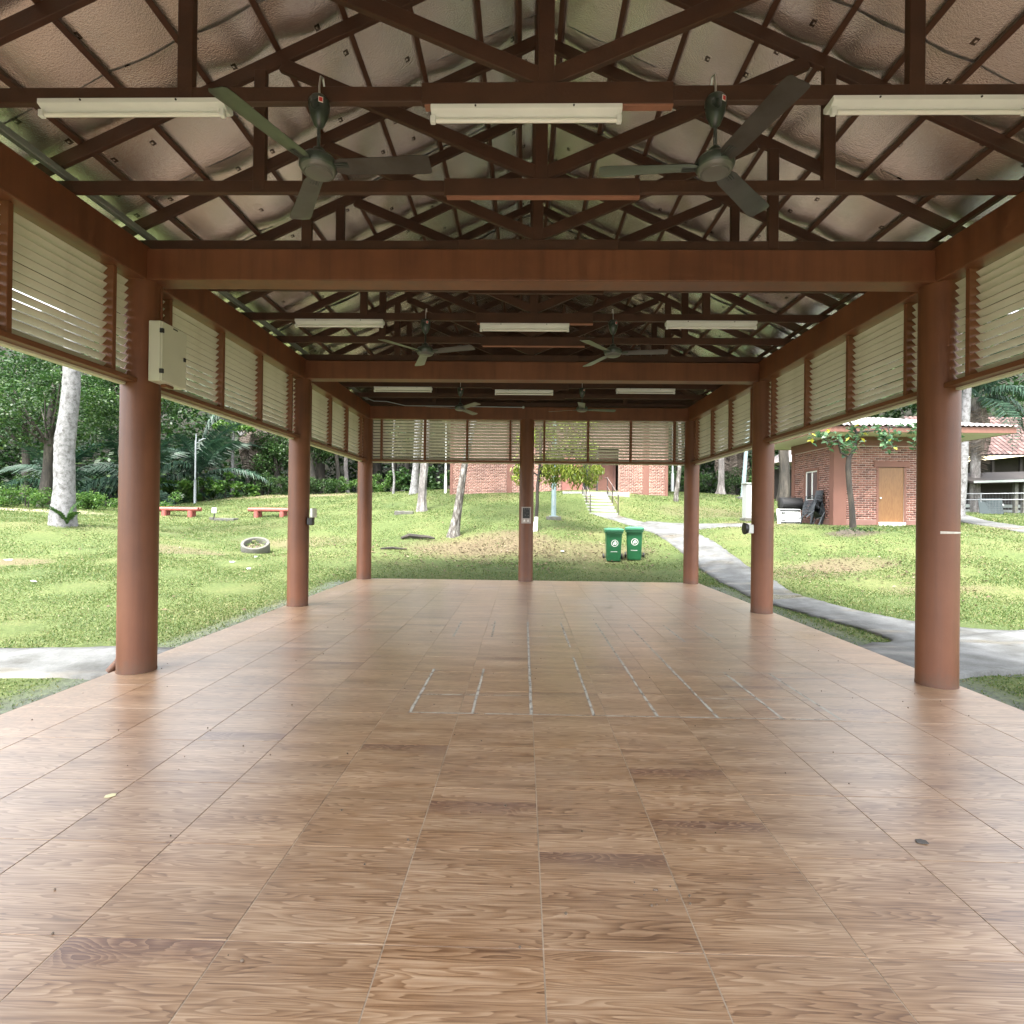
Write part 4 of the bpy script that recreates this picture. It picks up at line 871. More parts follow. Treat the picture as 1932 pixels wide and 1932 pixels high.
# litter and fallen branch
for lb, x, y, s in [('white litter scrap on the lawn far left of the near left column', -12.9, 13.5, .10), ('white litter scrap on the lawn nearer the left concrete path', -9.9, 10.9, .07), ('flat white litter scrap on the grass below the concrete ring', -8.0, 14.9, .10), ('tiny white litter scrap just below the concrete ring', -8.2, 16.6, .07), ('white litter scrap nearest the floor edge on the left lawn', -7.1, 14.0, .06), ('crumpled white litter scrap on the brown lawn behind the middle rear column', 1.2, 18.2, .08)]:
    m = MB(); rr = random.Random(int(x * 10)); P = [(math.cos(a) * s * rr.uniform(.6, 1.2), math.sin(a) * s * .8 * rr.uniform(.5, 1.2), rr.uniform(.02, .05)) for a in [k * math.pi / 4 for k in range(8)]]
    m.add(P + [(0, 0, .055)], [(k, (k + 1) % 8, 8) for k in range(8)]); tag(m.build('litter_scrap', 'litter', None, loc=(x, y, hz(x, y))), lb, 'litter')
x, y = -3.9, 20.6
z = hz(x, y)
tag(MB().tube([(-.75, 0, .03), (-.45, .05, .13), (-.1, .0, .10), (.3, -.1, .09), (.55, -.3, .05)], [.05, .085, .075, .06, .03], 8).build('fallen_branch', 'bark_dark', None, loc=(x, y, z), smooth=True), 'dark fallen branch on the lawn left of the leaning spotted tree', 'branch')
x, y = -4.4, 18.6
tag(MB().tube([(-.5, 0, .03), (-.1, .03, .06), (.4, -.05, .03)], [.03, .045, .02], 7).build('fallen_branch', 'bark_dark', None, loc=(x, y, hz(x, y)), smooth=True), 'short dark fallen stick on the bare soil in front of the leaning tree', 'branch')

# ------------------------------------------------------------------ brick walls
def bricks(x0, x1, z0, z1, holes, seed):
    """joined bricks on a wall in local x-z plane facing -y (proud by 8 mm)"""
    rg = random.Random(seed); V = []; Fq = []; BL, BH, J = .212, .062, .020; row = 0; z = z0
    while z + BH <= z1 + .001:
        x = x0 - (BL / 2 if row % 2 else 0)
        while x < x1:
            a, b = max(x, x0), min(x + BL, x1)
            segs = [(a, b)]
            for hx0, hx1, hz0, hz1 in holes:
                if z + BH > hz0 and z < hz1:
                    ns = []
                    for p, q in segs:
                        if q <= hx0 or p >= hx1: ns.append((p, q))
                        else:
                            if p < hx0: ns.append((p, hx0))
                            if q > hx1: ns.append((hx1, q))
                    segs = ns
            for p, q in segs:
                if q - p < .03: continue
                d = -.008 + rg.uniform(-.002, .002); o = len(V)
                V += [(p, d, z), (q, d, z), (q, d, z + BH), (p, d, z + BH), (p, .004, z), (q, .004, z), (q, .004, z + BH), (p, .004, z + BH)]
                Fq += [(o, o + 1, o + 2, o + 3), (o, o + 4, o + 5, o + 1), (o + 1, o + 5, o + 6, o + 2), (o + 2, o + 6, o + 7, o + 3), (o + 3, o + 7, o + 4, o)]
            x += BL + J
        z += BH + J; row += 1
    return V, Fq
def brick_face(parent, x0, x1, z0, z1, holes, loc, rz, seed, mat='brick'):
    V, Fq = bricks(x0, x1, z0, z1, holes, seed); o = np_mesh('brick_courses', V, Fq, mat, parent, loc=loc); o.rotation_euler = (0, 0, rz); tag(o, kind='stuff')
# hut on the right
HX0, HX1, HY0, HY1, HZ = 11.45, 15.9, 20.8, 24.0, 1.34
hut = thing('brick_hut', 'small red brick hut with plywood door and white-framed window under a pale metal roof', 'building', (HX0, HY0, HZ))
W_, D_ = HX1 - HX0, HY1 - HY0
dx0, dx1 = 13.12 - HX0 - .02, 14.01 - HX0 + .02
wy0, wy1, wz0, wz1 = 21.95 - HY0, 22.87 - HY0, .98, 2.16
m = MB(); m.box(0, dx0, .006, .12, -.4, 2.99).box(dx1, W_, .006, .12, -.4, 2.99).box(dx0, dx1, .006, .12, 2.20, 2.99).box(dx0, dx1, .09, .11, -.4, 2.2)
m.box(.006, .12, .12, wy0, -.4, 2.99).box(.006, .12, wy1, D_, -.4, 2.99).box(.006, .12, wy0, wy1, -.4, wz0).box(.006, .12, wy0, wy1, wz1, 2.99)
m.box(W_ - .12, W_, .12, D_, -.4, 2.99).box(.12, W_ - .12, D_ - .12, D_, -.4, 2.99)
m.build('wall', 'mortar', hut)
brick_face(hut, .47, W_, .26, 2.98, [(dx0 - .03, dx1 + .03, -1, 2.25)], (0, 0, 0), 0, 1)
brick_face(hut, 0.02, D_ - .27, .26, 2.98, [(D_ - wy1 - .02, D_ - wy0 + .02, wz0 - .02, wz1 + .02)], (0, D_, 0), R(-90), 2)
for a, b, nm_ in [((-.02, .46), (-.022, .14), 'corner_pier'), ((W_ - .30, W_ + .02), (-.022, .14), 'corner_pier')]: MB().box(a[0], a[1], b[0], b[1], -.4, 2.988).build(nm_, 'plaster', hut, bevel=.008)
MB().box(-.021, .14, .143, .28, -.4, 2.988).build('corner_pier', 'plaster', hut, bevel=.006); MB().box(-.022, .14, D_ - .24, D_ + .02, -.4, 2.988).build('corner_pier', 'plaster', hut, bevel=.008)
MB().box(-.04, W_ + .04, -.04, D_ + .04, 2.99, 3.33).build('ring_beam', 'plaster', hut, bevel=.008)
MB().box(.462, dx0 - .085, -.014, .1, -.4, .235).build('plinth', 'plinth', hut, bevel=.006); MB().box(dx1 + .085, W_ - .302, -.014, .1, -.4, .235).build('plinth', 'plinth', hut, bevel=.006); MB().box(-.014, .1, .283, D_ - .242, -.4, .235).build('plinth', 'plinth', hut, bevel=.006)
MB().box(dx0 - .19, dx1 + .19, -.03, .1, 2.20, 2.41).build('lintel', 'plaster', hut, bevel=.006)
for a in (dx0 - .085, dx1 + .002): MB().box(a, a + .083, -.012, .1, .0, 2.198).build('door_frame', 'plaster', hut, bevel=.004)
d = MB().box(dx0 + .004, dx1 - .004, .03, .07, .16, 2.195).build('door', 'door', hut, bevel=.003)
MB().lathe([(.012, 0), (.012, .03), (.03, .045), (.032, .06), (.02, .075), (.001, .078)], 14).xf(Matrix.Translation((dx0 + .06, .03, 1.05)) @ Matrix.Rotation(R(90), 4, 'X')).build('knob', 'white', d, smooth=True)
MB().box(dx0 - .01, dx1 + .01, -.10, .08, -.3, .155).build('door_step', 'white', hut, bevel=.006)
wd = MB().box(.03, .06, wy0 + .002, wy1 - .002, wz0 + .002, wz0 + .05).box(.03, .06, wy0 + .002, wy1 - .002, wz1 - .05, wz1 - .002).box(.03, .06, wy0 + .002, wy0 + .05, wz0 + .05, wz1 - .05).box(.03, .06, wy1 - .05, wy1 - .002, wz0 + .05, wz1 - .05).box(.025, .055, (wy0 + wy1) / 2 - .03, (wy0 + wy1) / 2 + .03, wz0 + .051, wz1 - .051).build('window', 'white', hut)
for a, b in ((wy0 + .05, (wy0 + wy1) / 2 - .03), ((wy0 + wy1) / 2 + .03, wy1 - .05)): MB().box(.04, .046, a, b, wz0 + .05, wz1 - .05).build('pane', 'glass', wd)
for a in ((-.025, .09, wy0 - .09, wy1 + .09, wz1 + .001, wz1 + .10), (-.03, .09, wy0 - .09, wy1 + .09, wz0 - .11, wz0 - .001), (-.022, .09, wy0 - .09, wy0 - .002, wz0, wz1), (-.022, .09, wy1 + .002, wy1 + .09, wz0, wz1)): MB().box(*a).build('window_surround', 'plaster', hut, bevel=.004)
OV = 1.15
MB().box(-OV, W_ + OV, -OV, D_ + OV, 3.332, 3.36).build('soffit', 'soffit', hut)
for a in ((-OV - .03, W_ + OV + .03, -OV - .03, -OV - .001), (-OV - .03, W_ + OV + .03, D_ + OV + .001, D_ + OV + .03), (-OV - .03, -OV - .001, -OV, D_ + OV), (W_ + OV + .001, W_ + OV + .03, -OV, D_ + OV)): MB().box(*a, 3.32, 3.52).build('fascia', 'plaster', hut, bevel=.004)
# corrugated hip roof
def hip(parent, x0, x1, y0, y1, z0, rise, pitch=.19, amp=.022):
    cx0, cx1, cy = x0 + (y1 - y0) / 2, x1 - (y1 - y0) / 2, (y0 + y1) / 2
    if cx0 > cx1: cx0 = cx1 = (x0 + x1) / 2
    def plane(e0, e1, t0, t1):
        e0, e1, t0, t1 = map(np.array, (e0, e1, t0, t1)); L = np.linalg.norm(e1 - e0); n = int(L / pitch * 6); V = []; fs = []
        for i in range(n + 1):
            t = i / n; a = e0 + (e1 - e0) * t; dz = amp * math.sin(t * L / pitch * 2 * math.pi)
            # run up the slope perpendicular to the eave until the hip line
            fa = np.linalg.norm(t0 - e0); u0 = np.dot(t0 - e0, e1 - e0) / L ** 2; u1 = np.dot(t1 - e0, e1 - e0) / L ** 2
            k = min(1, t / u0 if t < u0 else 1, (1 - t) / (1 - u1) if t > u1 else 1)
            perp = (t0 - e0) - (e1 - e0) * u0; b = a + perp * k
            V += [(a[0], a[1], a[2] + dz), (b[0], b[1], b[2] + dz)]
            if i: fs.append((2 * i - 2, 2 * i, 2 * i + 1, 2 * i - 1))
        np_mesh('roof', V, fs, 'roofmetal', parent, smooth=True)
    z1 = z0 + rise
    plane((x0, y0, z0), (x1, y0, z0), (cx0, cy, z1), (cx1, cy, z1)); plane((x1, y1, z0), (x0, y1, z0), (cx1, cy, z1), (cx0, cy, z1))
    plane((x0, y1, z0), (x0, y0, z0), (cx0, cy, z1), (cx0, cy, z1)); plane((x1, y0, z0), (x1, y1, z0), (cx1, cy, z1), (cx1, cy, z1))
hip(hut, -OV - .1, W_ + OV + .1, -OV - .1, D_ + OV + .1, 3.56, .75)
# far brick building behind the stairs
BX0, BX1, BY, BZ = -4.08, 7.68, 30.0, 2.78
bb = thing('brick_building', 'long faded red brick building on the rise behind the concrete stairs', 'building', (BX0, BY, BZ))
BW = BX1 - BX0; e0, e1 = 1.95 - BX0, 5.05 - BX0
m = MB(); m.box(0, e0, .006, .2, -1, 4.0).box(e1, BW, .006, .2, -1, 4.0).box(e0, e1, .006, .2, 2.5, 4.0).box(0, .2, .2, 7, -1, 4).box(BW - .2, BW, .2, 7, -1, 4).box(.2, BW - .2, 6.8, 7, -1, 4); m.build('wall', 'mortar', bb)
brick_face(bb, .14, BW - .14, -.2, 3.95, [(e0, e1, -2, 2.5), (3.05, 3.37, -2, 4), (BW - 1.32, BW - 1.0, -2, 4)], (0, 0, 0), 0, 3, 'brick2')
for a in ((-.02, .138), (3.055, 3.365), (BW - 1.315, BW - 1.005), (BW - .138, BW + .02)): MB().box(a[0], a[1], -.02, .1, -1, 3.99).build('pier', 'plaster', bb, bevel=.006)
MB().box(e0, e1, 1.0, 1.1, -1, 2.5).build('recess_wall', 'plinth', bb); MB().box(e0 + .001, e0 + .1, .2, 1.0, -1, 2.5).build('recess_side', 'plinth', bb)
MB().box(e0 + .02, e0 + 1.20, .14, .19, .1, 2.1).build('door', simple('dull_red_door', (.20, .075, .06), .6), bb, bevel=.004)
MB().box(e0 + 1.22, e0 + 1.62, .93, .99, .1, 2.1).build('doorway', 'black', bb)
MB().box(e0 + 1.9, e0 + 2.0, .1, .2, .0, 2.49).build('post', 'rail', bb); MB().box(e0 + 2.1, e0 + 2.95, .94, .99, .1, 2.1).build('door', 'plaster', bb, bevel=.004)
MB().box(e0 - .02, e1 + .3, -1.55, 1.0, -.55, .05).build('landing', 'concrete', bb, bevel=.01)
MB().box(-.6, BW + .6, -.7, 7.6, 4.005, 4.15).build('eave', 'soffit', bb); hip(bb, -.8, BW + .8, -.9, 7.8, 4.25, 1.5)
# stairs
st = thing('stairs', 'concrete garden stairs climbing to the far brick building', 'stairs', (3.54, 25.0, 1.70))
for k in range(7): MB().box(-.65, .65, .04 + .5 * k, .55 + .5 * k, -.6, .04 + .158 * k).build('step', 'concrete', st, bevel=.012)
MB().box(-.80, -.66, 0, 3.5, -.8, -.2).build('side_wall', 'conc2', st); MB().box(.66, .80, 0, 3.5, -.8, -.2).build('side_wall', 'conc2', st)
for lb, sx in (('dark steel handrail along the left side of the concrete stairs', -.60), ('dark steel handrail along the right side of the concrete stairs', .66)):
    t = thing('handrail', lb, 'handrail', (3.54 + sx, 25.0, 1.64))
    for y_, z_ in ((.12, .0), (1.75, .52), (3.4, 1.0)): MB().tube([(0, y_, z_ - .1), (0, y_, z_ + .92)], .022, 8).build('post', 'rail', t)
    MB().tube([(0, .10, .92), (0, 3.42, 1.92), (0, 4.3, 1.95)], .020, 8).build('top_rail', 'railtop', t); MB().tube([(0, .12, .48), (0, 3.4, 1.46)], .018, 8).build('mid_rail', 'railtop', t)

# ------------------------------------------------------------------ things beside the hut
x, y = 10.36, 21.9
t = thing('folding_table', 'white folding table tipped on its side against the brick hut', 'table', (x, y, hz(x, y) - .02))
tt = MB().box(-.48, .48, -.02, .02, .0, .60).build('table_top', 'white', t, bevel=.012); t.rotation_euler = (R(-10), 0, R(4))
for z_ in (.06, .54): MB().bar((-.38, -.035, z_), (.44, -.035, z_), .045, .045).build('edge_frame', 'black', t)
for z_ in (.16, .44): MB().bar((-.32, -.045, z_), (-.16, -.045, z_), .04, .04).build('leg', 'black', t)
MB().bar((-.16, -.045, .14), (-.16, -.045, .46), .04, .04).build('leg_brace', 'black', t); MB().bar((-.32, -.045, .14), (-.32, -.045, .46), .04, .04).build('leg_brace', 'black', t)
x, y = 10.60, 22.35
t = thing('barbecue_drum', 'black drum barbecue standing behind the tipped white table', 'barbecue', (x, y, hz(x, y)))
MB().tube([(-.42, 0, .77), (-.40, 0, .77), (.40, 0, .77), (.42, 0, .77)], [.23, .26, .26, .23], 24).build('drum', 'black', t, smooth=True)
for sx in (-.3, .3):
    for dy in (-.16, .16): MB().bar((sx, dy, -.05), (sx, dy * .7, .60), .03, .03).build('leg', 'black', t)
MB().tube([(-.15, -.1, 1.02), (-.15, -.12, 1.07), (.15, -.12, 1.07), (.15, -.1, 1.02)], .012, 8).build('handle', 'rail', t); MB().bar((-.42, -.0, 1.015), (.42, 0, 1.015), .02, .02).build('hinge', 'rail', t)
def chair_parts(t):
    V = []; fs = []
    for i, (y_, z_) in enumerate([(-.22, .41), (-.20, .44), (.0, .43), (.17, .42), (.22, .46), (.26, .62), (.30, .82), (.305, .86)]):
        w = .21 if i < 4 else (.21 - .012 * (i - 3)); c = .0 if i < 4 else .03
        V += [(-w, y_ - c, z_ + (.015 if i < 4 else 0)), (-w * .4, y_, z_), (w * .4, y_, z_), (w, y_ - c, z_ + (.015 if i < 4 else 0))]
    n = len(V); V2 = [(a, b + .010, c - .010) for a, b, c in V]
    for i in range(7):
        for j in range(3):
            a = 4 * i + j; f4 = (a, a + 1, a + 5, a + 4)
            fs.append(f4); fs.append(tuple(n + q for q in f4[::-1]))
    MB().add(V + V2, fs).build('shell', 'chair', t, smooth=True)
    for sx in (-1, 1):
        MB().bar((sx * .19, -.19, .43), (sx * .23, -.26, 0), .04, .03, (1, 0, 0)).build('front_leg', 'chair', t); MB().bar((sx * .19, .18, .43), (sx * .23, .30, 0), .045, .03, (1, 0, 0)).build('rear_leg', 'chair', t)
        MB().tube([(sx * .215, -.20, .43), (sx * .235, -.16, .62), (sx * .235, .10, .65), (sx * .20, .26, .66)], .016, 6).build('armrest', 'chair', t)
gz = hz(11.05, 21.4)
ord_ = ['bottom', 'second', 'third', 'fourth', 'fifth', 'sixth', 'seventh', 'eighth', 'top']
c0 = thing('plastic_chair', 'black plastic chair, bottom one of the stack beside the hut wall', 'chair', (10.98, 21.5, gz), R(-70), 'stacked black plastic chairs by the hut'); chair_parts(c0)
for k in range(1, 9):
    c = copy_tree(c0); c.location = (10.98 + .012 * k, 21.5 - .004 * k, gz + .058 * k)
    c['label'] = 'black plastic chair, %s in the stack beside the hut wall' % (ord_[k] + ('' if k == 8 else ' from the bottom'))
c = copy_tree(c0); c.location = (10.72, 21.15, gz + .05); c.rotation_euler = (R(38), R(10), R(95)); c['label'] = 'single black plastic chair leaning between the white table and the chair stack'

# ------------------------------------------------------------------ house, shed and fence at far right
hs_ = thing('tiled_house', 'dark open house with brown tiled roof at far right', 'house', (27.0, 33.0, 2.0))
MB().box(-3.5, 9, 0.6, 7, -1, 3.35).build('wall', 'darkwood', hs_)
for xx in (-3.2, -1.6, 0, 1.6, 3.2): MB().box(xx - .07, xx + .07, -.55, -.41, -1, 3.3).build('post', 'darkwood', hs_)
m = MB(); V = []; fs = []; NXR, NYR = 44, 13
tw, td = .30, .34; ang = R(38)
for j in range(NYR):
    for i in range(NXR):
        xx = -4.4 + i * tw; yy_ = -1.2 + j * td * math.cos(ang); zz = 3.3 + j * td * math.sin(ang)
        if xx < -4.4 + j * .10: continue
        o = len(V)
        for k in range(5):
            a = k / 4; bz = .05 * math.sin(a * math.pi) + .02 * (1 - a)
            V += [(xx + a * tw * .98, yy_, zz + bz + .025), (xx + a * tw * .98, yy_ + (td + .04) * math.cos(ang), zz + bz + (td + .04) * math.sin(ang))]
        for k in range(4): fs.append((o + 2 * k, o + 2 * k + 2, o + 2 * k + 3, o + 2 * k + 1))
np_mesh('roof_tiles', V, fs, 'rooftile', hs_).__setitem__('kind', 'stuff')
MB().add([(-4.4, -1.2, 3.29), (8.8, -1.2, 3.29), (8.8, -1.2 + 13 * td * math.cos(ang), 3.29 + 13 * td * math.sin(ang)), (-3.1, -1.2 + 13 * td * math.cos(ang), 3.29 + 13 * td * math.sin(ang)), (8.8, 7, 3.29), (-4.4, 7, 3.29)], [(0, 1, 2, 3), (2, 3, 5, 4)]).build('roof_deck', 'darkwood', hs_)
t = thing('shade_sail', 'cream triangular shade sail stretched in front of the tiled house', 'shade sail', (23.5, 30.5, 4.2))
V = []; fs = []; A, B, Cc = Vector((-1.6, .5, .35)), Vector((4.2, .3, 1.0)), Vector((-.6, 1.5, 1.0)); n = 8
idx = {}
for i in range(n + 1):
    for j in range(n + 1 - i):
        a, b = i / n, j / n; c_ = 1 - a - b; p = A * a + B * b + Cc * c_; p.z -= 1.5 * a * b * c_ + .25 * (a * b + b * c_ + a * c_) * .3; idx[i, j] = len(V); V.append(tuple(p))
for i in range(n):
    for j in range(n - i):
        fs.append((idx[i, j], idx[i + 1, j], idx[i, j + 1]))
        if j < n - i - 1: fs.append((idx[i + 1, j], idx[i + 1, j + 1], idx[i, j + 1]))
MB().add(V, fs).build('cloth', 'sail', t, smooth=True); MB().tube([B, (6.5, .3, 1.25)], .02, 6).build('cord', 'steel', t)
sh = thing('lean_to_shed', 'dark lean-to shed with thin grey roof edge behind the wire fence', 'shed', (23.5, 27.2, 1.7))
MB().box(-2.2, 5, .9, 1.1, -.5, 1.9).build('back_wall', 'darkwood', sh); MB().add([(-2.3, -.6, 1.72), (5, -.9, 2.0), (5, 1.2, 2.5), (-2.3, 1.2, 2.25), (-2.3, -.6, 1.62), (5, -.9, 1.9), (5, 1.2, 2.4), (-2.3, 1.2, 2.15)], [(0, 1, 2, 3), (7, 6, 5, 4), (0, 4, 5, 1), (1, 5, 6, 2), (2, 6, 7, 3), (3, 7, 4, 0)]).build('roof', 'darkwood', sh)
MB().bar((-2.3, -.62, 1.71), (5, -.92, 1.99), .03, .10).build('roof_edge', 'galv', sh)
for k in range(9): MB().bar((-2.1 + k * .8, -.5, 1.62 + .03 * k), (-2.1 + k * .8, 1.1, 2.12 + .03 * k), .06, .08).build('rafter', 'darkwood', sh)
for xx, w in ((-.1, .16), (.28, .09)): MB().box(xx, xx + w, -.3, -.16, -.5, 1.75).build('post', 'conc2', sh)
MB().box(-1.5, -.45, -.1, 0, .62, .70).build('shelf', 'white', sh)
for k in range(4): MB().box(-2.1, 4.8, .3, .34, -.25 + .26 * k, -.10 + .26 * k).build('board', 'galv', sh)
fe = thing('wire_fence', 'grey wire mesh fence with steel posts in front of the dark shed', 'fence', (21.0, 25.4, 1.75))
for k, (a, b) in enumerate([(-2.3, 1.1), (.06, .6), (1.35, -.5), (2.7, -1.6), (4.1, -2.7)]): MB().tube([(a, b, -.3), (a, b, 1.12)], .035, 8).build('post', 'steel', fe)
pts = [(-2.3, 1.1), (.06, .6), (1.35, -.5), (2.7, -1.6), (4.1, -2.7)]
for z_ in (1.08, .80): MB().tube([(a, b, z_) for a, b in pts], .02, 6).build('rail', 'steel', fe)
m = MB()
for (a, b), (c_, d_) in zip(pts, pts[1:]):
    for k in range(10): m.bar((a, b, .08 * k + .04), (c_, d_, .08 * k + .04), .004, .004)
    L = math.hypot(c_ - a, d_ - b); n = int(L / .1)
    for k in range(n): t_ = k / n; m.bar((a + (c_ - a) * t_, b + (d_ - b) * t_, 0), (a + (c_ - a) * t_, b + (d_ - b) * t_, 1.08), .004, .004, (1, 0, 0))
tag(m.build('wire_mesh', 'steel', fe), kind='stuff')
tag(MB().box(-.45, .45, -.02, .02, 0, .75).build('board_panel', 'teal', None, loc=(21.35, 25.75, hz(21.35, 25.75)), rot=(R(-14), 0, R(-18)), bevel=.01), 'teal grey board leaning behind the wire fence', 'board')
gz_ = thing('gazebo', 'small dark gazebo with pale roof glimpsed left of the brick hut', 'gazebo', (15.6, 32.5, hz(15.6, 32.5)))
MB().lathe([(1.8, 2.2), (1.85, 2.15), (.9, 2.75), (.05, 3.1)], 4).xf(Matrix.Rotation(R(45), 4, 'Z')).build('roof', 'roofmetal', gz_)
for sx in (-1.1, 1.1):
    for sy in (-1.1, 1.1): MB().box(sx - .06, sx + .06, sy - .06, sy + .06, -.2, 2.2).build('post', 'rail', gz_)
MB().box(-1.05, 1.05, .9, 1.0, 0, 1.9).build('screen', 'darkwood', gz_)

# ------------------------------------------------------------------ trees
def wobble_trunk(pts, rad, bark, parent, n=14, name='trunk', flute=0.0, seed=0):
    c = catmull(np.array(pts, float), 6); r_ = np.interp(np.linspace(0, len(pts) - 1, len(c)), range(len(pts)), rad)
    m = MB().tube([tuple(p) for p in c], list(r_), n); rr = random.Random(seed)
    if flute:
        V = []
        for i, v in enumerate(m.v):
            k = i // n; p = c[min(k, len(c) - 1)]; a = math.atan2(v[1] - p[1], v[0] - p[0]); f_ = 1 + flute * (math.sin(a * 5 + seed) + .5 * math.sin(a * 3 + k * .3)) * (1 - .6 * k / len(c)) + rr.uniform(-.03, .03)
            V.append((p[0] + (v[0] - p[0]) * f_, p[1] + (v[1] - p[1]) * f_, v[2]))
        m.v = V
    return m.build(name, bark, parent, smooth=True)
def tree(name, label, x, y, pts, rad, bark, crown=None, group=None, cat='tree', flute=.05, seed=0):
    t = thing(name, label, cat, (x, y, hz(x, y)), 0, group)
    tr = wobble_trunk(pts, rad, bark, t, flute=flute, seed=seed)
    if crown:
        cs, rs_, per, size, lm, kw, limbs = crown
        rg = np.random.default_rng(100 + seed)
        for a, b, r0 in limbs: MB().tube([a, tuple((np.array(a) + np.array(b)) / 2 + rg.normal(0, .12, 3)), b], [r0, r0 * .7, r0 * .35], 7).build('limb', bark, tr, smooth=True)
        foliage('crown', LEAF[lm], t, clump_points(cs, rs_, per, rg), size, rg=rg, **kw)
    return t
def round_crown(c, ext, n, cr, per, size, lm, seed, top=None, droop=.2, flat=.3, asp=.55):
    rg = np.random.default_rng(seed); d = unit(rg.normal(size=(n, 3))) * (rg.random((n, 1)) ** .4); cs = np.array(c) + d * np.array(ext)
    rs_ = [(cr * rg.uniform(.6, 1.2),) * 3 for _ in range(n)]; top = top or (c[0], c[1], c[2] - ext[2])
    limbs = [(top, tuple(q), .07) for q in cs[:max(3, n // 5)]]
    return (cs, [np.array(r_) * (1, 1, .7) for r_ in rs_], per, size, lm, dict(droop=droop, flat=flat, aspect=asp), limbs)
# palm fronds (shared meshes)
def frond_mesh(L, arch, leaflet, seed, mat, hang=.5, n=34):
    rg = np.random.default_rng(seed); V = []; Fq = []
    ts = np.linspace(0, 1, n); cx = L * ts * (1 - .10 * ts * arch); cz = L * (arch * .55 * ts - arch * .95 * ts ** 2.1)
    for i in range(n - 1):
        o = len(V); w = .035 * (1 - .8 * ts[i])
        V += [(cx[i], -w, cz[i]), (cx[i], w, cz[i]), (cx[i + 1], w * .95, cz[i + 1]), (cx[i + 1], -w * .95, cz[i + 1])]; Fq.append((o, o + 1, o + 2, o + 3))
        if i < 3: continue
        l = leaflet * (math.sin(math.pi * min(1, .12 + ts[i] * .9)) ** .6) * rg.uniform(.8, 1.1)
        for s in (-1, 1):
            for rep in range(2):
                fwd = .45 + rg.uniform(-.15, .2); dz = -hang * rg.uniform(.5, 1.3); d = np.array([fwd, s * 1.0, .25]); d /= np.linalg.norm(d)
                b = np.array([cx[i] + rep * .5 * (cx[i + 1] - cx[i]), 0, cz[i]]); m1 = b + d * l * .5 + np.array([0, 0, .06 * l]); e = b + d * l + np.array([0, 0, dz * l]); ww = np.array([.028 * (.6 + l), 0, 0])
                o = len(V); V += [tuple(b - ww * .5), tuple(b + ww * .5), tuple(m1 + ww), tuple(m1 - ww)]; Fq.append((o, o + 1, o + 2, o + 3))
                o = len(V); V += [tuple(m1 - ww), tuple(m1 + ww), tuple(e + ww * .15), tuple(e - ww * .15)]; Fq.append((o, o + 1, o + 2, o + 3))
    o = np_mesh('frond', V, Fq, mat); me = o.data; bpy.data.objects.remove(o); return me
FR = [frond_mesh(4.2, .75, .95, 1, LEAF['palm']), frond_mesh(3.6, 1.0, .85, 2, LEAF['palm'], .7), frond_mesh(4.6, .5, .9, 3, LEAF['palm'], .4)]
FD = frond_mesh(3.6, .4, .6, 4, LEAF['dead'], 1.0)
def palm(label, x, y, h_, rad, nf, bark='bark_forest', dead=0, sc=1.0, seed=0, lean=(0, 0), pts=None, rr_=None):
    t = thing('palm_tree', label, 'palm', (x, y, hz(x, y)), 0, None); rr = random.Random(seed)
    pts = pts or [(0, 0, -.2), (lean[0] * .3, lean[1] * .3, h_ * .3), (lean[0] * .6, lean[1] * .6, h_ * .65), (lean[0], lean[1], h_)]
    wobble_trunk(pts, rr_ or [rad * 1.25, rad, rad, rad * .9], bark, t, flute=.04, seed=seed); tx, ty, tz = pts[-1]
    for k in range(nf):
        o = link('frond', FR[k % 3], None, t, (tx, ty, tz)); ring = k / nf
        o.rotation_euler = (rr.uniform(-.2, .2), R(-58 + 95 * ring + rr.uniform(-8, 8)), k * 2.39996 + rr.uniform(-.15, .15)); s = sc * rr.uniform(.85, 1.15); o.scale = (s, s, s)
    for k in range(dead):
        o = link('dead_frond', FD, None, t, (tx + .2 * math.cos(k * 2.4), ty + .2 * math.sin(k * 2.4), tz - rr.uniform(.0, .6))); o.rotation_euler = (rr.uniform(-.3, .3), R(74 + rr.uniform(-9, 12)), k * 2.39996 + rr.uniform(-.2, .2)); s = sc * rr.uniform(.8, 1.25); o.scale = (s, s, s)
    return t
palm('tall whitish palm trunk on the left lawn with a fern at its foot', -15.31, 18.0, 11, .27, 10, 'bark_white', 0, .9, 1, pts=[(0, 0, -.2), (0, 0, .35), (.02, 0, 1.14), (.0, 0, 2.35), (.03, 0, 2.9), (.10, 0, 3.45), (.19, 0, 4.42), (.20, 0, 5.42), (.25, 0, 8), (.3, 0, 11)], rr_=[.42, .37, .30, .285, .29, .262, .258, .235, .21, .18])
x, y = -14.98, 17.75
t = thing('fern', 'dark green fern growing at the foot of the whitish palm trunk', 'fern', (x, y, hz(x, y)))
FS = frond_mesh(.9, .5, .16, 9, LEAF['mid'], .2, 20)
for k in range(5): o = link('frond', FS, None, t, (0, 0, .1)); o.rotation_euler = (0, R(-72 + 9 * k), 1.2 + k * 1.15)
BIG = dict()
tree('bare_tree', 'thin pale straight trunk at the forest edge right of the white lamp post', -21.42, 40.0, [(0, 0, -.2), (.05, 0, 1.5), (.02, 0, 3.2), (.1, 0, 5)], [.16, .115, .10, .08], 'bark_white', round_crown((.6, 0, 5.3), (1.7, 1.2, .7), 12, .5, 60, .28, 'bright', 11), seed=11)
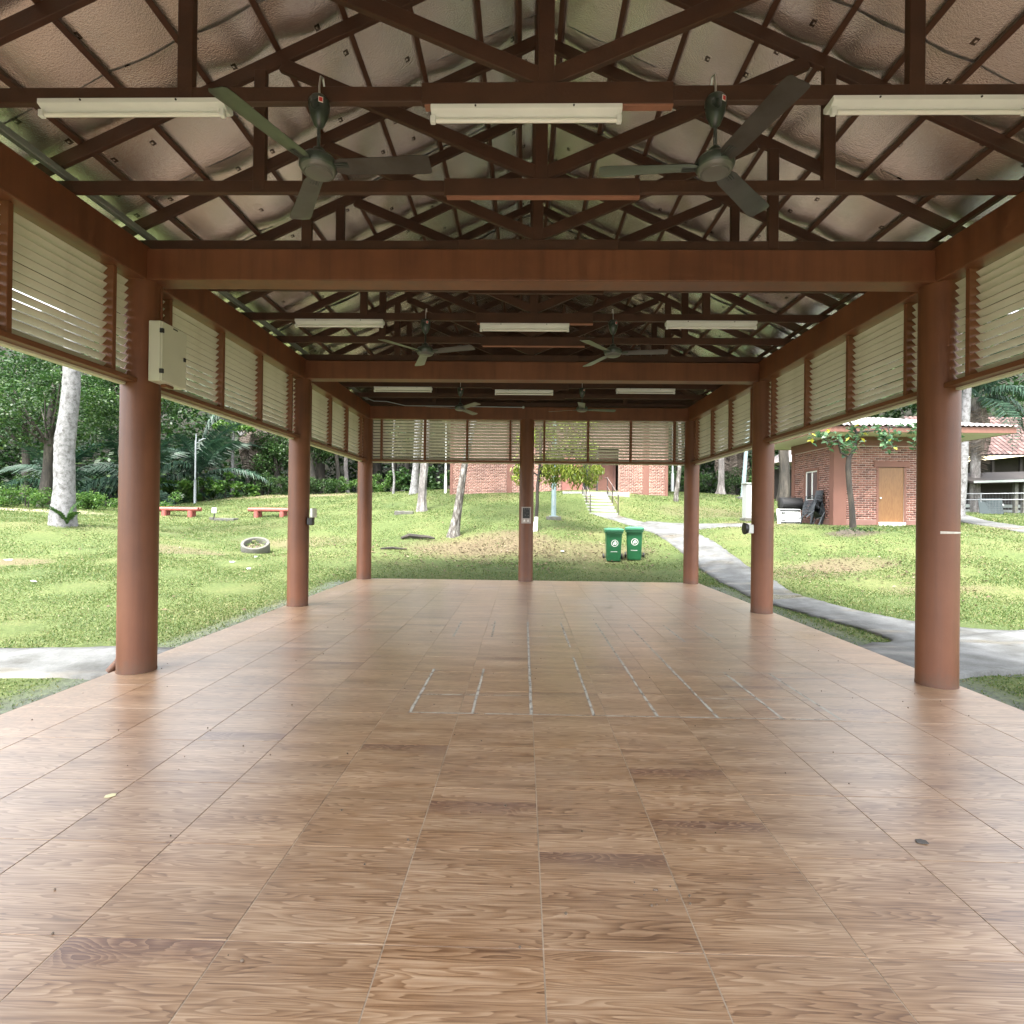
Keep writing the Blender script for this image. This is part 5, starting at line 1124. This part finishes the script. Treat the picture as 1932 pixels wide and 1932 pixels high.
tree('slim_tree', 'very slim pale trunk left of the twin pale tree trunks', -8.14, 34.0, [(0, 0, -.2), (.05, 0, .9), (-.05, 0, 1.9), (.0, 0, 4), (.2, 0, 6.5)], [.09, .065, .06, .055, .04], 'bark_white', round_crown((.2, 0, 7.2), (1.8, 1.6, 1.2), 14, .6, 50, .3, 'forest', 12), seed=12)
tree('grey_tree', 'fluted grey tree trunk, front one of the twin trunks', -4.9, 26.0, [(0, 0, -.2), (.0, 0, .4), (.05, 0, 1.3), (.12, 0, 2.4), (.2, 0, 5.5), (.3, 0, 8)], [.30, .215, .185, .185, .16, .12], 'bark_grey', round_crown((.3, 0, 9.6), (3.2, 2.8, 2.0), 30, .9, 60, .32, 'forest', 13), flute=.16, seed=13)
tree('white_tree', 'smooth white tree trunk, rear one of the twin trunks', -6.47, 32.0, [(0, 0, -.2), (.03, 0, .4), (.08, 0, 1.2), (.14, 0, 2.2), (.2, 0, 6), (.2, 0, 9)], [.33, .235, .20, .195, .17, .12], 'bark_white', round_crown((.3, 0, 10.6), (3.2, 2.8, 2.0), 30, .9, 60, .32, 'forest', 14), seed=14)
tree('leaning_tree', 'leaning tree with black and white spotted bark on the bare soil', -2.74, 21.0, [(-.02, 0, -.2), (.02, 0, .18), (.12, 0, .75), (.25, 0, 1.7), (.41, 0, 2.8), (.8, .2, 5.0), (1.0, .4, 7.5)], [.32, .215, .165, .145, .118, .10, .06], 'bark_spot', round_crown((1.1, .5, 8.4), (2.8, 2.6, 1.6), 26, .8, 60, .3, 'mid', 15), flute=.07, seed=15)
yt = tree('young_tree', 'young tree with white-painted foot and yellow-green drooping leaves behind the middle column', .37, 20.5, [(-.03, 0, -.1), (.0, 0, .3), (.05, 0, .9), (.06, 0, 1.6), (.14, 0, 2.5), (.16, 0, 3.6)], [.10, .075, .062, .058, .06, .05], 'bark_dark', None, flute=.05, seed=16)
MB().tube([(-.02, 0, -.06), (.0, 0, .25), (.025, 0, .52)], [.104, .083, .072], 14).build('painted_foot', simple('lime_wash', (.68, .68, .66), .8, var=.15, scale=12), yt, smooth=True)
rg = np.random.default_rng(17); cs = np.concatenate([np.stack([rg.uniform(.35, 2.35, 30), rg.uniform(-.7, .7, 30), 1.95 + rg.uniform(-.12, .6, 30) - .35 * np.abs(np.linspace(-1, 1, 30)) * 0], 1), np.stack([rg.uniform(-.85, -.3, 7), rg.uniform(-.4, .4, 7), rg.uniform(1.6, 2.3, 7)], 1), np.stack([rg.uniform(-.6, 2.3, 40), rg.uniform(-1, 1, 40), rg.uniform(2.5, 4.2, 40)], 1)])
foliage('crown', LEAF['mango'], yt, clump_points(cs, [(.3, .3, .28)] * len(cs), 42, rg), .21, rg=rg, droop=1.3, flat=.05, aspect=.26)
for b in ((1.2, .1, 2.6), (2.1, -.2, 2.4), (-.5, .1, 2.2), (.7, .3, 3.6)): MB().tube([(.12, 0, 2.0), tuple((np.array((.12, 0, 2.0)) + np.array(b)) / 2 + np.array((0, 0, .15))), b], [.035, .025, .012], 6).build('limb', 'bark_dark', yt, smooth=True)
tree('spotted_tree', 'slim spotted tree between the far brick building and the right rear column', 7.75, 28.5, [(-.03, 0, -.2), (.0, 0, .4), (.12, 0, 1.4), (.16, 0, 2.6), (.1, 0, 5), (.2, 0, 7)], [.15, .115, .10, .095, .08, .05], 'bark_spot', round_crown((.2, 0, 7.8), (2, 2, 1.3), 18, .7, 50, .3, 'mid', 18), seed=18)
tree('grey_tree', 'grey tree trunk flaring at its foot in the gap right of the right rear column', 12.67, 36.0, [(0, 0, -.2), (.0, 0, .35), (.02, 0, 1.0), (.02, 0, 3), (.05, 0, 6), (0, 0, 9)], [.42, .25, .19, .17, .16, .12], 'bark_grey', round_crown((0, 0, 10), (3.2, 3, 2), 26, .9, 50, .34, 'forest', 19), flute=.08, seed=19)
tree('grey_tree', 'reddish grey trunk rising behind the metal cabinet beside the second right column', 13.75, 33.0, [(0, 0, -.2), (-.05, 0, 1.5), (-.05, 0, 4), (0, 0, 9)], [.26, .2, .19, .13], 'bark_grey', round_crown((0, 0, 10), (3, 3, 2), 26, .9, 50, .34, 'forest', 20), seed=20)
tree('dark_tree', 'dark ridged trunk in the gap between the second right column and the hut', 14.3, 31.0, [(0, 0, -.2), (.1, 0, 1.5), (.0, 0, 4), (.3, 0, 8)], [.34, .26, .25, .18], 'bark_forest', round_crown((0, 0, 9), (3, 3, 2.4), 26, .9, 50, .32, 'mid', 21), flute=.1, seed=21)
tree('pale_tree', 'straight pale trunk rising behind the right end of the hut roof', 18.63, 24.0, [(-.15, 0, -.2), (-.1, 0, .3), (.0, 0, 1.2), (.08, 0, 3), (.17, 0, 5), (.3, 0, 8)], [.28, .20, .17, .16, .155, .12], 'bark_white', round_crown((.2, 0, 9), (2.6, 2.6, 1.8), 24, .8, 55, .3, 'mid', 22), seed=22)
# broad-leaved young tree in front of the hut
at = tree('almond_tree', 'young broad-leaved tree with curved dark trunk in front of the brick hut', 10.78, 18.5, [(0, 0, -.15), (.02, 0, .12), (-.02, 0, .8), (-.10, 0, 1.5), (-.14, 0, 2.1), (-.12, 0, 2.5)], [.17, .10, .085, .08, .085, .075], 'bark_dark', None, flute=.08, seed=23)
rg = np.random.default_rng(24); cs = []
for a, b, r0 in [((-.12, 0, 2.45), (.18, .1, 3.3), .055), ((-.12, 0, 2.45), (-.55, -.1, 3.0), .04), ((.18, .1, 3.3), (1.2, .1, 3.5), .035), ((.18, .1, 3.3), (.1, .3, 4.2), .04), ((1.2, .1, 3.5), (2.6, 0, 3.55), .03), ((.1, .3, 4.2), (1.6, .3, 4.35), .03), ((1.6, .3, 4.35), (3.0, .2, 4.5), .025), ((-.55, -.1, 3.0), (-1.1, .1, 3.25), .025), ((1.2, .1, 3.5), (1.1, -.3, 2.75), .02), ((2.0, .05, 3.5), (2.2, -.2, 2.8), .02), ((2.6, 0, 3.55), (3.4, 0, 3.2), .02), ((.1, .3, 4.2), (-.7, .4, 4.4), .025)]:
    MB().tube([a, tuple((np.array(a) + np.array(b)) / 2 + rg.normal(0, .08, 3)), b], [r0, r0 * .8, r0 * .5], 7).build('limb', 'bark_dark', at, smooth=True)
    for q in np.linspace(.35, 1, 5): cs.append(np.array(a) * (1 - q) + np.array(b) * q + rg.normal(0, .10, 3))
foliage('crown', LEAF['almond'], at, clump_points(cs, [(.27, .27, .21)] * len(cs), 10, rg), rg.uniform(.14, .25, len(cs) * 10), rg=rg, droop=.4, flat=.5, aspect=.55)
tag(MB().lathe([(.6, -.12), (.45, -.02), (.3, .05), (.1, .12), (.001, .14)], 22).xf(Matrix.Diagonal((1.1, .7, 1, 1))).build('root_mound', 'soil', at, smooth=True))
foliage('weeds', LEAF['mid'], at, np.stack([rng.normal(.1, .4, 160), rng.normal(-.1, .25, 160), rng.uniform(.02, .14, 160)], 1), .12, aspect=.3, flat=.2)
palm('feathery palm with dark skirt hanging over the tiled house roof at far right', 22.0, 27.5, 5.6, .2, 16, 'bark_grey', 5, .85, 25)
# forest palms
for k, a in enumerate([('low dark palm with arching fronds right behind the whitish palm trunk', -25.5, 36.0, 1.2, .28, 14, 0, 1.15), ('dark palm with arching fronds just right of the near left column', -22.9, 38.5, 2.0, .28, 15, 0, 1.15), ('tall palm with a skirt of brown dead fronds behind the white lamp post', -20.9, 43.0, 8.0, .35, 14, 26, 1.3), ('palm with brown dead fronds above the second left column', -16.4, 44.0, 8.5, .35, 12, 22, 1.25), ('low dark palm at the far left edge of the forest', -31.0, 36.0, 1.0, .28, 14, 0, 1.1), ('palm with hanging dead fronds left of the left rear column', -12.2, 45.5, 8.0, .35, 10, 20, 1.2), ('dark palm seen above the right rear column gap', 15.5, 42.0, 5.0, .3, 12, 14, 1.1)]):
    lb, x, y, h_, r_, nf, dd, sc = a; palm(lb, x, y, h_, r_, nf, 'bark_forest', dd, sc, 30 + k)
# forest trees
FT = [('leafy tree with low boughs at the left edge of the view', -27.5, 31.0, 6.5, 4.2, 3.4, 'mid', 46, .30), ('leafy tree with pale-lit boughs right of the whitish palm trunk', -21.8, 31.5, 7.2, 3.4, 2.9, 'mid', 40, .28), ('dark tree behind the whitish palm trunk with a slanting limb', -28.0, 38.5, 7.0, 4.0, 4.0, 'forest', 40, .36),
      ('small light-green tree left of the second left column', -15.6, 40.5, 4.0, 2.4, 2.0, 'mid', 34, .27), ('small bushy tree right of the thin pale trunk', -18.6, 41.5, 3.2, 1.9, 1.8, 'mid', 28, .26), ('dark forest tree in the gap left of the left rear column', -12.8, 43.0, 6.0, 3.2, 3.4, 'forest', 36, .36), ('dark forest tree behind the slim pale trunk', -9.5, 43.5, 5.5, 3.2, 3.4, 'forest', 36, .36),
      ('dark forest tree behind the twin pale trunks', -6.0, 43.0, 5.5, 3.2, 3.2, 'forest', 36, .36), ('dark forest tree right of the far brick building', 9.5, 42.0, 5.5, 3.0, 3.4, 'forest', 36, .36), ('dark forest tree in the gap right of the right rear column', 13.5, 44.5, 5.5, 3.2, 3.4, 'forest', 36, .36), ('forest tree above the brick hut', 19.5, 40.0, 6.5, 3.6, 3.4, 'forest', 40, .36), ('tall forest tree at the far right behind the tiled house', 31.0, 44.0, 9.0, 4.5, 4.2, 'mid', 46, .4), ('dark forest tree far left beyond the low palm', -35.0, 38.0, 6.5, 4.0, 4.0, 'forest', 40, .36)]
for k, (lb, x, y, zc, ex, ez, lm, n, sz) in enumerate(FT):
    bend = random.Random(k).uniform(-.8, .8)
    tree('forest_tree', lb, x, y, [(0, 0, -.3), (bend * .3, .1, zc * .35), (bend * .6, 0, zc * .7), (bend, 0, zc * 1.1)], [.34, .24, .2, .1], 'bark_forest', round_crown((bend * .7, 0, zc), (ex, ex * .7, ez), n, .95, 150, sz * .68, lm, 50 + k, top=(bend * .5, 0, zc * .55)), 'trees at the forest edge', seed=50 + k)
# undergrowth shrubs
SHR = [('yellow-green low shrub at the far left below the palm fronds', -27.0, 29.5, 1.9, 1.0, 'bright'), ('bright green shrub between the whitish palm trunk and the near left column', -21.2, 30.0, 1.8, 1.25, 'bright'), ('dark spiky bush above the yellow-green shrub at far left', -29.0, 31.5, 1.6, 2.0, 'mid'), ('small bright shrub touching the left side of the whitish palm trunk', -23.9, 29.8, 1.0, .8, 'bright'),
       ('large-leaved bright shrub left of the white lamp post', -23.6, 37.0, 1.7, 1.7, 'bright'), ('large-leaved green shrub right of the white lamp post', -20.6, 37.6, 1.8, 2.0, 'bright'), ('green shrub right of the thin pale trunk', -18.4, 39.3, 1.6, 1.6, 'mid'), ('green shrub below the small light-green tree', -16.2, 39.6, 1.6, 1.4, 'mid'), ('low green shrub left of the second left column', -14.6, 39.8, 1.5, 1.3, 'mid'),
       ('low hedge-like shrub right of the second left column', -12.4, 40.5, 1.6, 1.3, 'bright'), ('low hedge-like shrub just left of the left rear column', -10.4, 40.5, 1.5, 1.3, 'bright'), ('dark glossy shrub right of the left rear column', -8.6, 39.5, 1.6, 1.5, 'mid'), ('glossy shrub behind the slim pale trunk', -7.0, 39.5, 1.5, 1.5, 'mid'), ('glossy shrub left of the thin white pole by the brick building', -5.2, 38.5, 1.4, 1.5, 'mid'),
       ('dark shrub between the brick building and right rear column', 9.2, 39.5, 1.7, 1.8, 'mid'), ('leafy shrub right of the flared grey trunk', 14.4, 38.0, 1.8, 2.0, 'mid'), ('dark shrub left of the flared grey trunk', 11.2, 39.0, 1.7, 2.0, 'mid'), ('light green bush between the second right column and the hut', 15.2, 34.5, 1.4, 2.2, 'bright')]
for k, (lb, x, y, r_, h_, lm) in enumerate(SHR):
    t = thing('shrub', lb, 'shrub', (x, y, hz(x, y)), 0, 'shrubs along the forest edge'); rg = np.random.default_rng(80 + k)
    n = 16; cs = np.stack([rg.uniform(-r_, r_, n), rg.uniform(-.8, .8, n), rg.uniform(.12, h_, n)], 1); cs[:, 2] *= (1 - .45 * (np.abs(cs[:, 0]) / r_) ** 2)
    big = 'large-leaved' in lb or 'glossy' in lb
    foliage('foliage', LEAF[lm], t, clump_points(cs, [(.42, .42, .34)] * n, 60 if big else 140, rg, .35), rg.uniform(.18, .33, n * 60) if big else rg.uniform(.08, .17, n * 140), rg=rg, droop=.3, flat=.5, aspect=.7 if big else .5)
    MB().tube([(0, 0, -.1), (.05, 0, h_ * .4), (-.05, 0, h_ * .8)], [.04, .03, .012], 6).build('stem', 'bark_dark', t)
# the wood behind, one mass
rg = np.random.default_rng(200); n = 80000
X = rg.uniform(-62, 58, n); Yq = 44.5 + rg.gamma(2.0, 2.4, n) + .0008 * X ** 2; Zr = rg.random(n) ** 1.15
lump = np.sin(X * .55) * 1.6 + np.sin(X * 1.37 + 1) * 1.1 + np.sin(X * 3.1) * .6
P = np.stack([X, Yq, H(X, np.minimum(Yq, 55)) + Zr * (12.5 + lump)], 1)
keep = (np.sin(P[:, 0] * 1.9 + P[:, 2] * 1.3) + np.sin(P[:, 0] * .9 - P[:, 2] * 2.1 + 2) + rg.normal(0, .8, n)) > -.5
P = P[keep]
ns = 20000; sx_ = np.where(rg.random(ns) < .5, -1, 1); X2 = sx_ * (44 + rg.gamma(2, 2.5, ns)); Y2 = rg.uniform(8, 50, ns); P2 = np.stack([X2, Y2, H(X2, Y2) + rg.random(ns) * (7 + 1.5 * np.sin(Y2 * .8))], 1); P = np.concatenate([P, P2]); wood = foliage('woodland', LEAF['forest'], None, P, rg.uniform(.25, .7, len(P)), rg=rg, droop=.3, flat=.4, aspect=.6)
tag(wood, 'dense dark wood rising behind the lawn', 'woodland', kind='stuff')
for lb, x, y, h_ in [('pale bare forest trunk in the dark gap left of the left rear column', -13.9, 43.2, 7), ('slanting bare trunk behind the whitish palm trunk', -24.6, 33.5, 5), ('thin bare trunk right of the small light-green tree', -14.2, 41.8, 5), ('bare forest trunk behind the shrubs right of the left rear column', -10.6, 44.0, 7), ('bare dark trunk in the wood behind the flared grey trunk', 11.6, 43.0, 8), ('bare brown trunk just left of the brick hut', 16.4, 35.0, 7)]:
    rr = random.Random(int(x * 7)); tree('bare_tree', lb, x, y, [(0, 0, -.2), (rr.uniform(-.3, .3), 0, h_ * .4), (rr.uniform(-.5, .5), 0, h_ * .75), (rr.uniform(-.6, .6), 0, h_)], [.2, .15, .13, .08], 'bark_grey' if 'pale' in lb or 'slanting' in lb else 'bark_forest', None, seed=int(abs(x) * 3))

# ------------------------------------------------------------------ grass and fallen leaves
def in_poly(px, py, poly):
    ins = np.zeros(len(px), bool); j = len(poly) - 1
    for i in range(len(poly)):
        xi, yi = poly[i]; xj, yj = poly[j]
        c = ((yi > py) != (yj > py)) & (px < (xj - xi) * (py - yi) / (yj - yi + 1e-12) + xi); ins ^= c; j = i
    return ins
def free(x, y):
    ok = ~((np.abs(x) < 4.24) & (y < 13.69))
    for p in path_polys: ok &= ~in_poly(x, y, p)
    ok &= ~((x > 11.3) & (x < 16.1) & (y > 20.65) & (y < 24.3)) & ~((x > -4.3) & (x < 7.9) & (y > 29.85)) & ~((np.abs(x - 3.54) < .75) & (y > 24.9) & (y < 30))
    return ok
rg = np.random.default_rng(300); n = 520000
gy_ = 2.5 + 38 * rg.random(n) ** 1.15; gx_ = rg.uniform(-1, 1, n) * (gy_ * .98 + 3)
gx_[: n // 6] = np.sign(gx_[: n // 6]) * (4.24 + rg.random(n // 6) * 8); gy_[: n // 6] = 3 + 12 * rg.random(n // 6)
soilp = [(-1.6, 19.0, 2.6, 2.0), (1.5, 18.3, 2.4, 1.4), (-10.8, 17, 1.5, 1.1), (-12.6, 13.4, .9, .6), (-15, 38, 8, 2), (-27, 27, 6, 1.8), (10.7, 18.3, .8, .5), (8.6, 15, 1.3, .7)]
keep = free(gx_, gy_)
for cx, cy, rx, ry in soilp: keep &= ~((((gx_ - cx) / rx) ** 2 + ((gy_ - cy) / ry) ** 2 < 1) & (rg.random(n) < .75))
keep &= ~((np.abs(gx_) < 4.75) & (gy_ < 13.2) & (rg.random(n) < .72))
gx_, gy_ = gx_[keep], gy_[keep]; n = len(gx_); dist = np.hypot(gx_, gy_); gz0 = H(gx_, gy_) - .01 + .012
patchy = .5 + .5 * np.sin(gx_ * .9 + 1.3 * np.sin(gy_ * .7)) * np.sin(gy_ * 1.1 + gx_ * .3)
hgt = (.014 + .0009 * dist) * rg.uniform(.5, 1.4, n) * (.6 + .7 * patchy); wid = .0025 + .0007 * dist
th = rg.uniform(0, 6.283, n); lx, ly = rg.normal(0, .55, n) * hgt, rg.normal(0, .55, n) * hgt
a = np.stack([gx_ - np.cos(th) * wid, gy_ - np.sin(th) * wid, gz0], 1); b = np.stack([gx_ + np.cos(th) * wid, gy_ + np.sin(th) * wid, gz0], 1); c_ = np.stack([gx_ + lx, gy_ + ly, gz0 + hgt], 1)
gr = np_mesh('grass', np.stack([a, b, c_], 1).reshape(-1, 3), np.arange(3 * n).reshape(-1, 3), LEAF['grass']); tag(gr, 'short mown grass over the lawn', 'grass', kind='stuff')
lx_ = np.concatenate([rg.normal(-.5, 3.0, 2600), rg.uniform(-20, 16, 900), rg.normal(8.6, 1.8, 500)]); ly_ = np.concatenate([rg.normal(18.3, 1.7, 2600), rg.uniform(9, 34, 900), rg.normal(14.7, 1.2, 500)])
k = free(lx_, ly_) & (ly_ > 5); lx_, ly_ = lx_[k], ly_[k]
lf = foliage('fallen_leaves', LEAF['litter'], None, np.stack([lx_, ly_, H(lx_, ly_) + rg.uniform(.03, .06, len(lx_))], 1), rg.uniform(.04, .12, len(lx_)), rg=rg, flat=2.0, aspect=.55); tag(lf, 'dry fallen leaves scattered over the lawn', 'leaves', kind='stuff')
# stray leaves and silt along the left floor edge
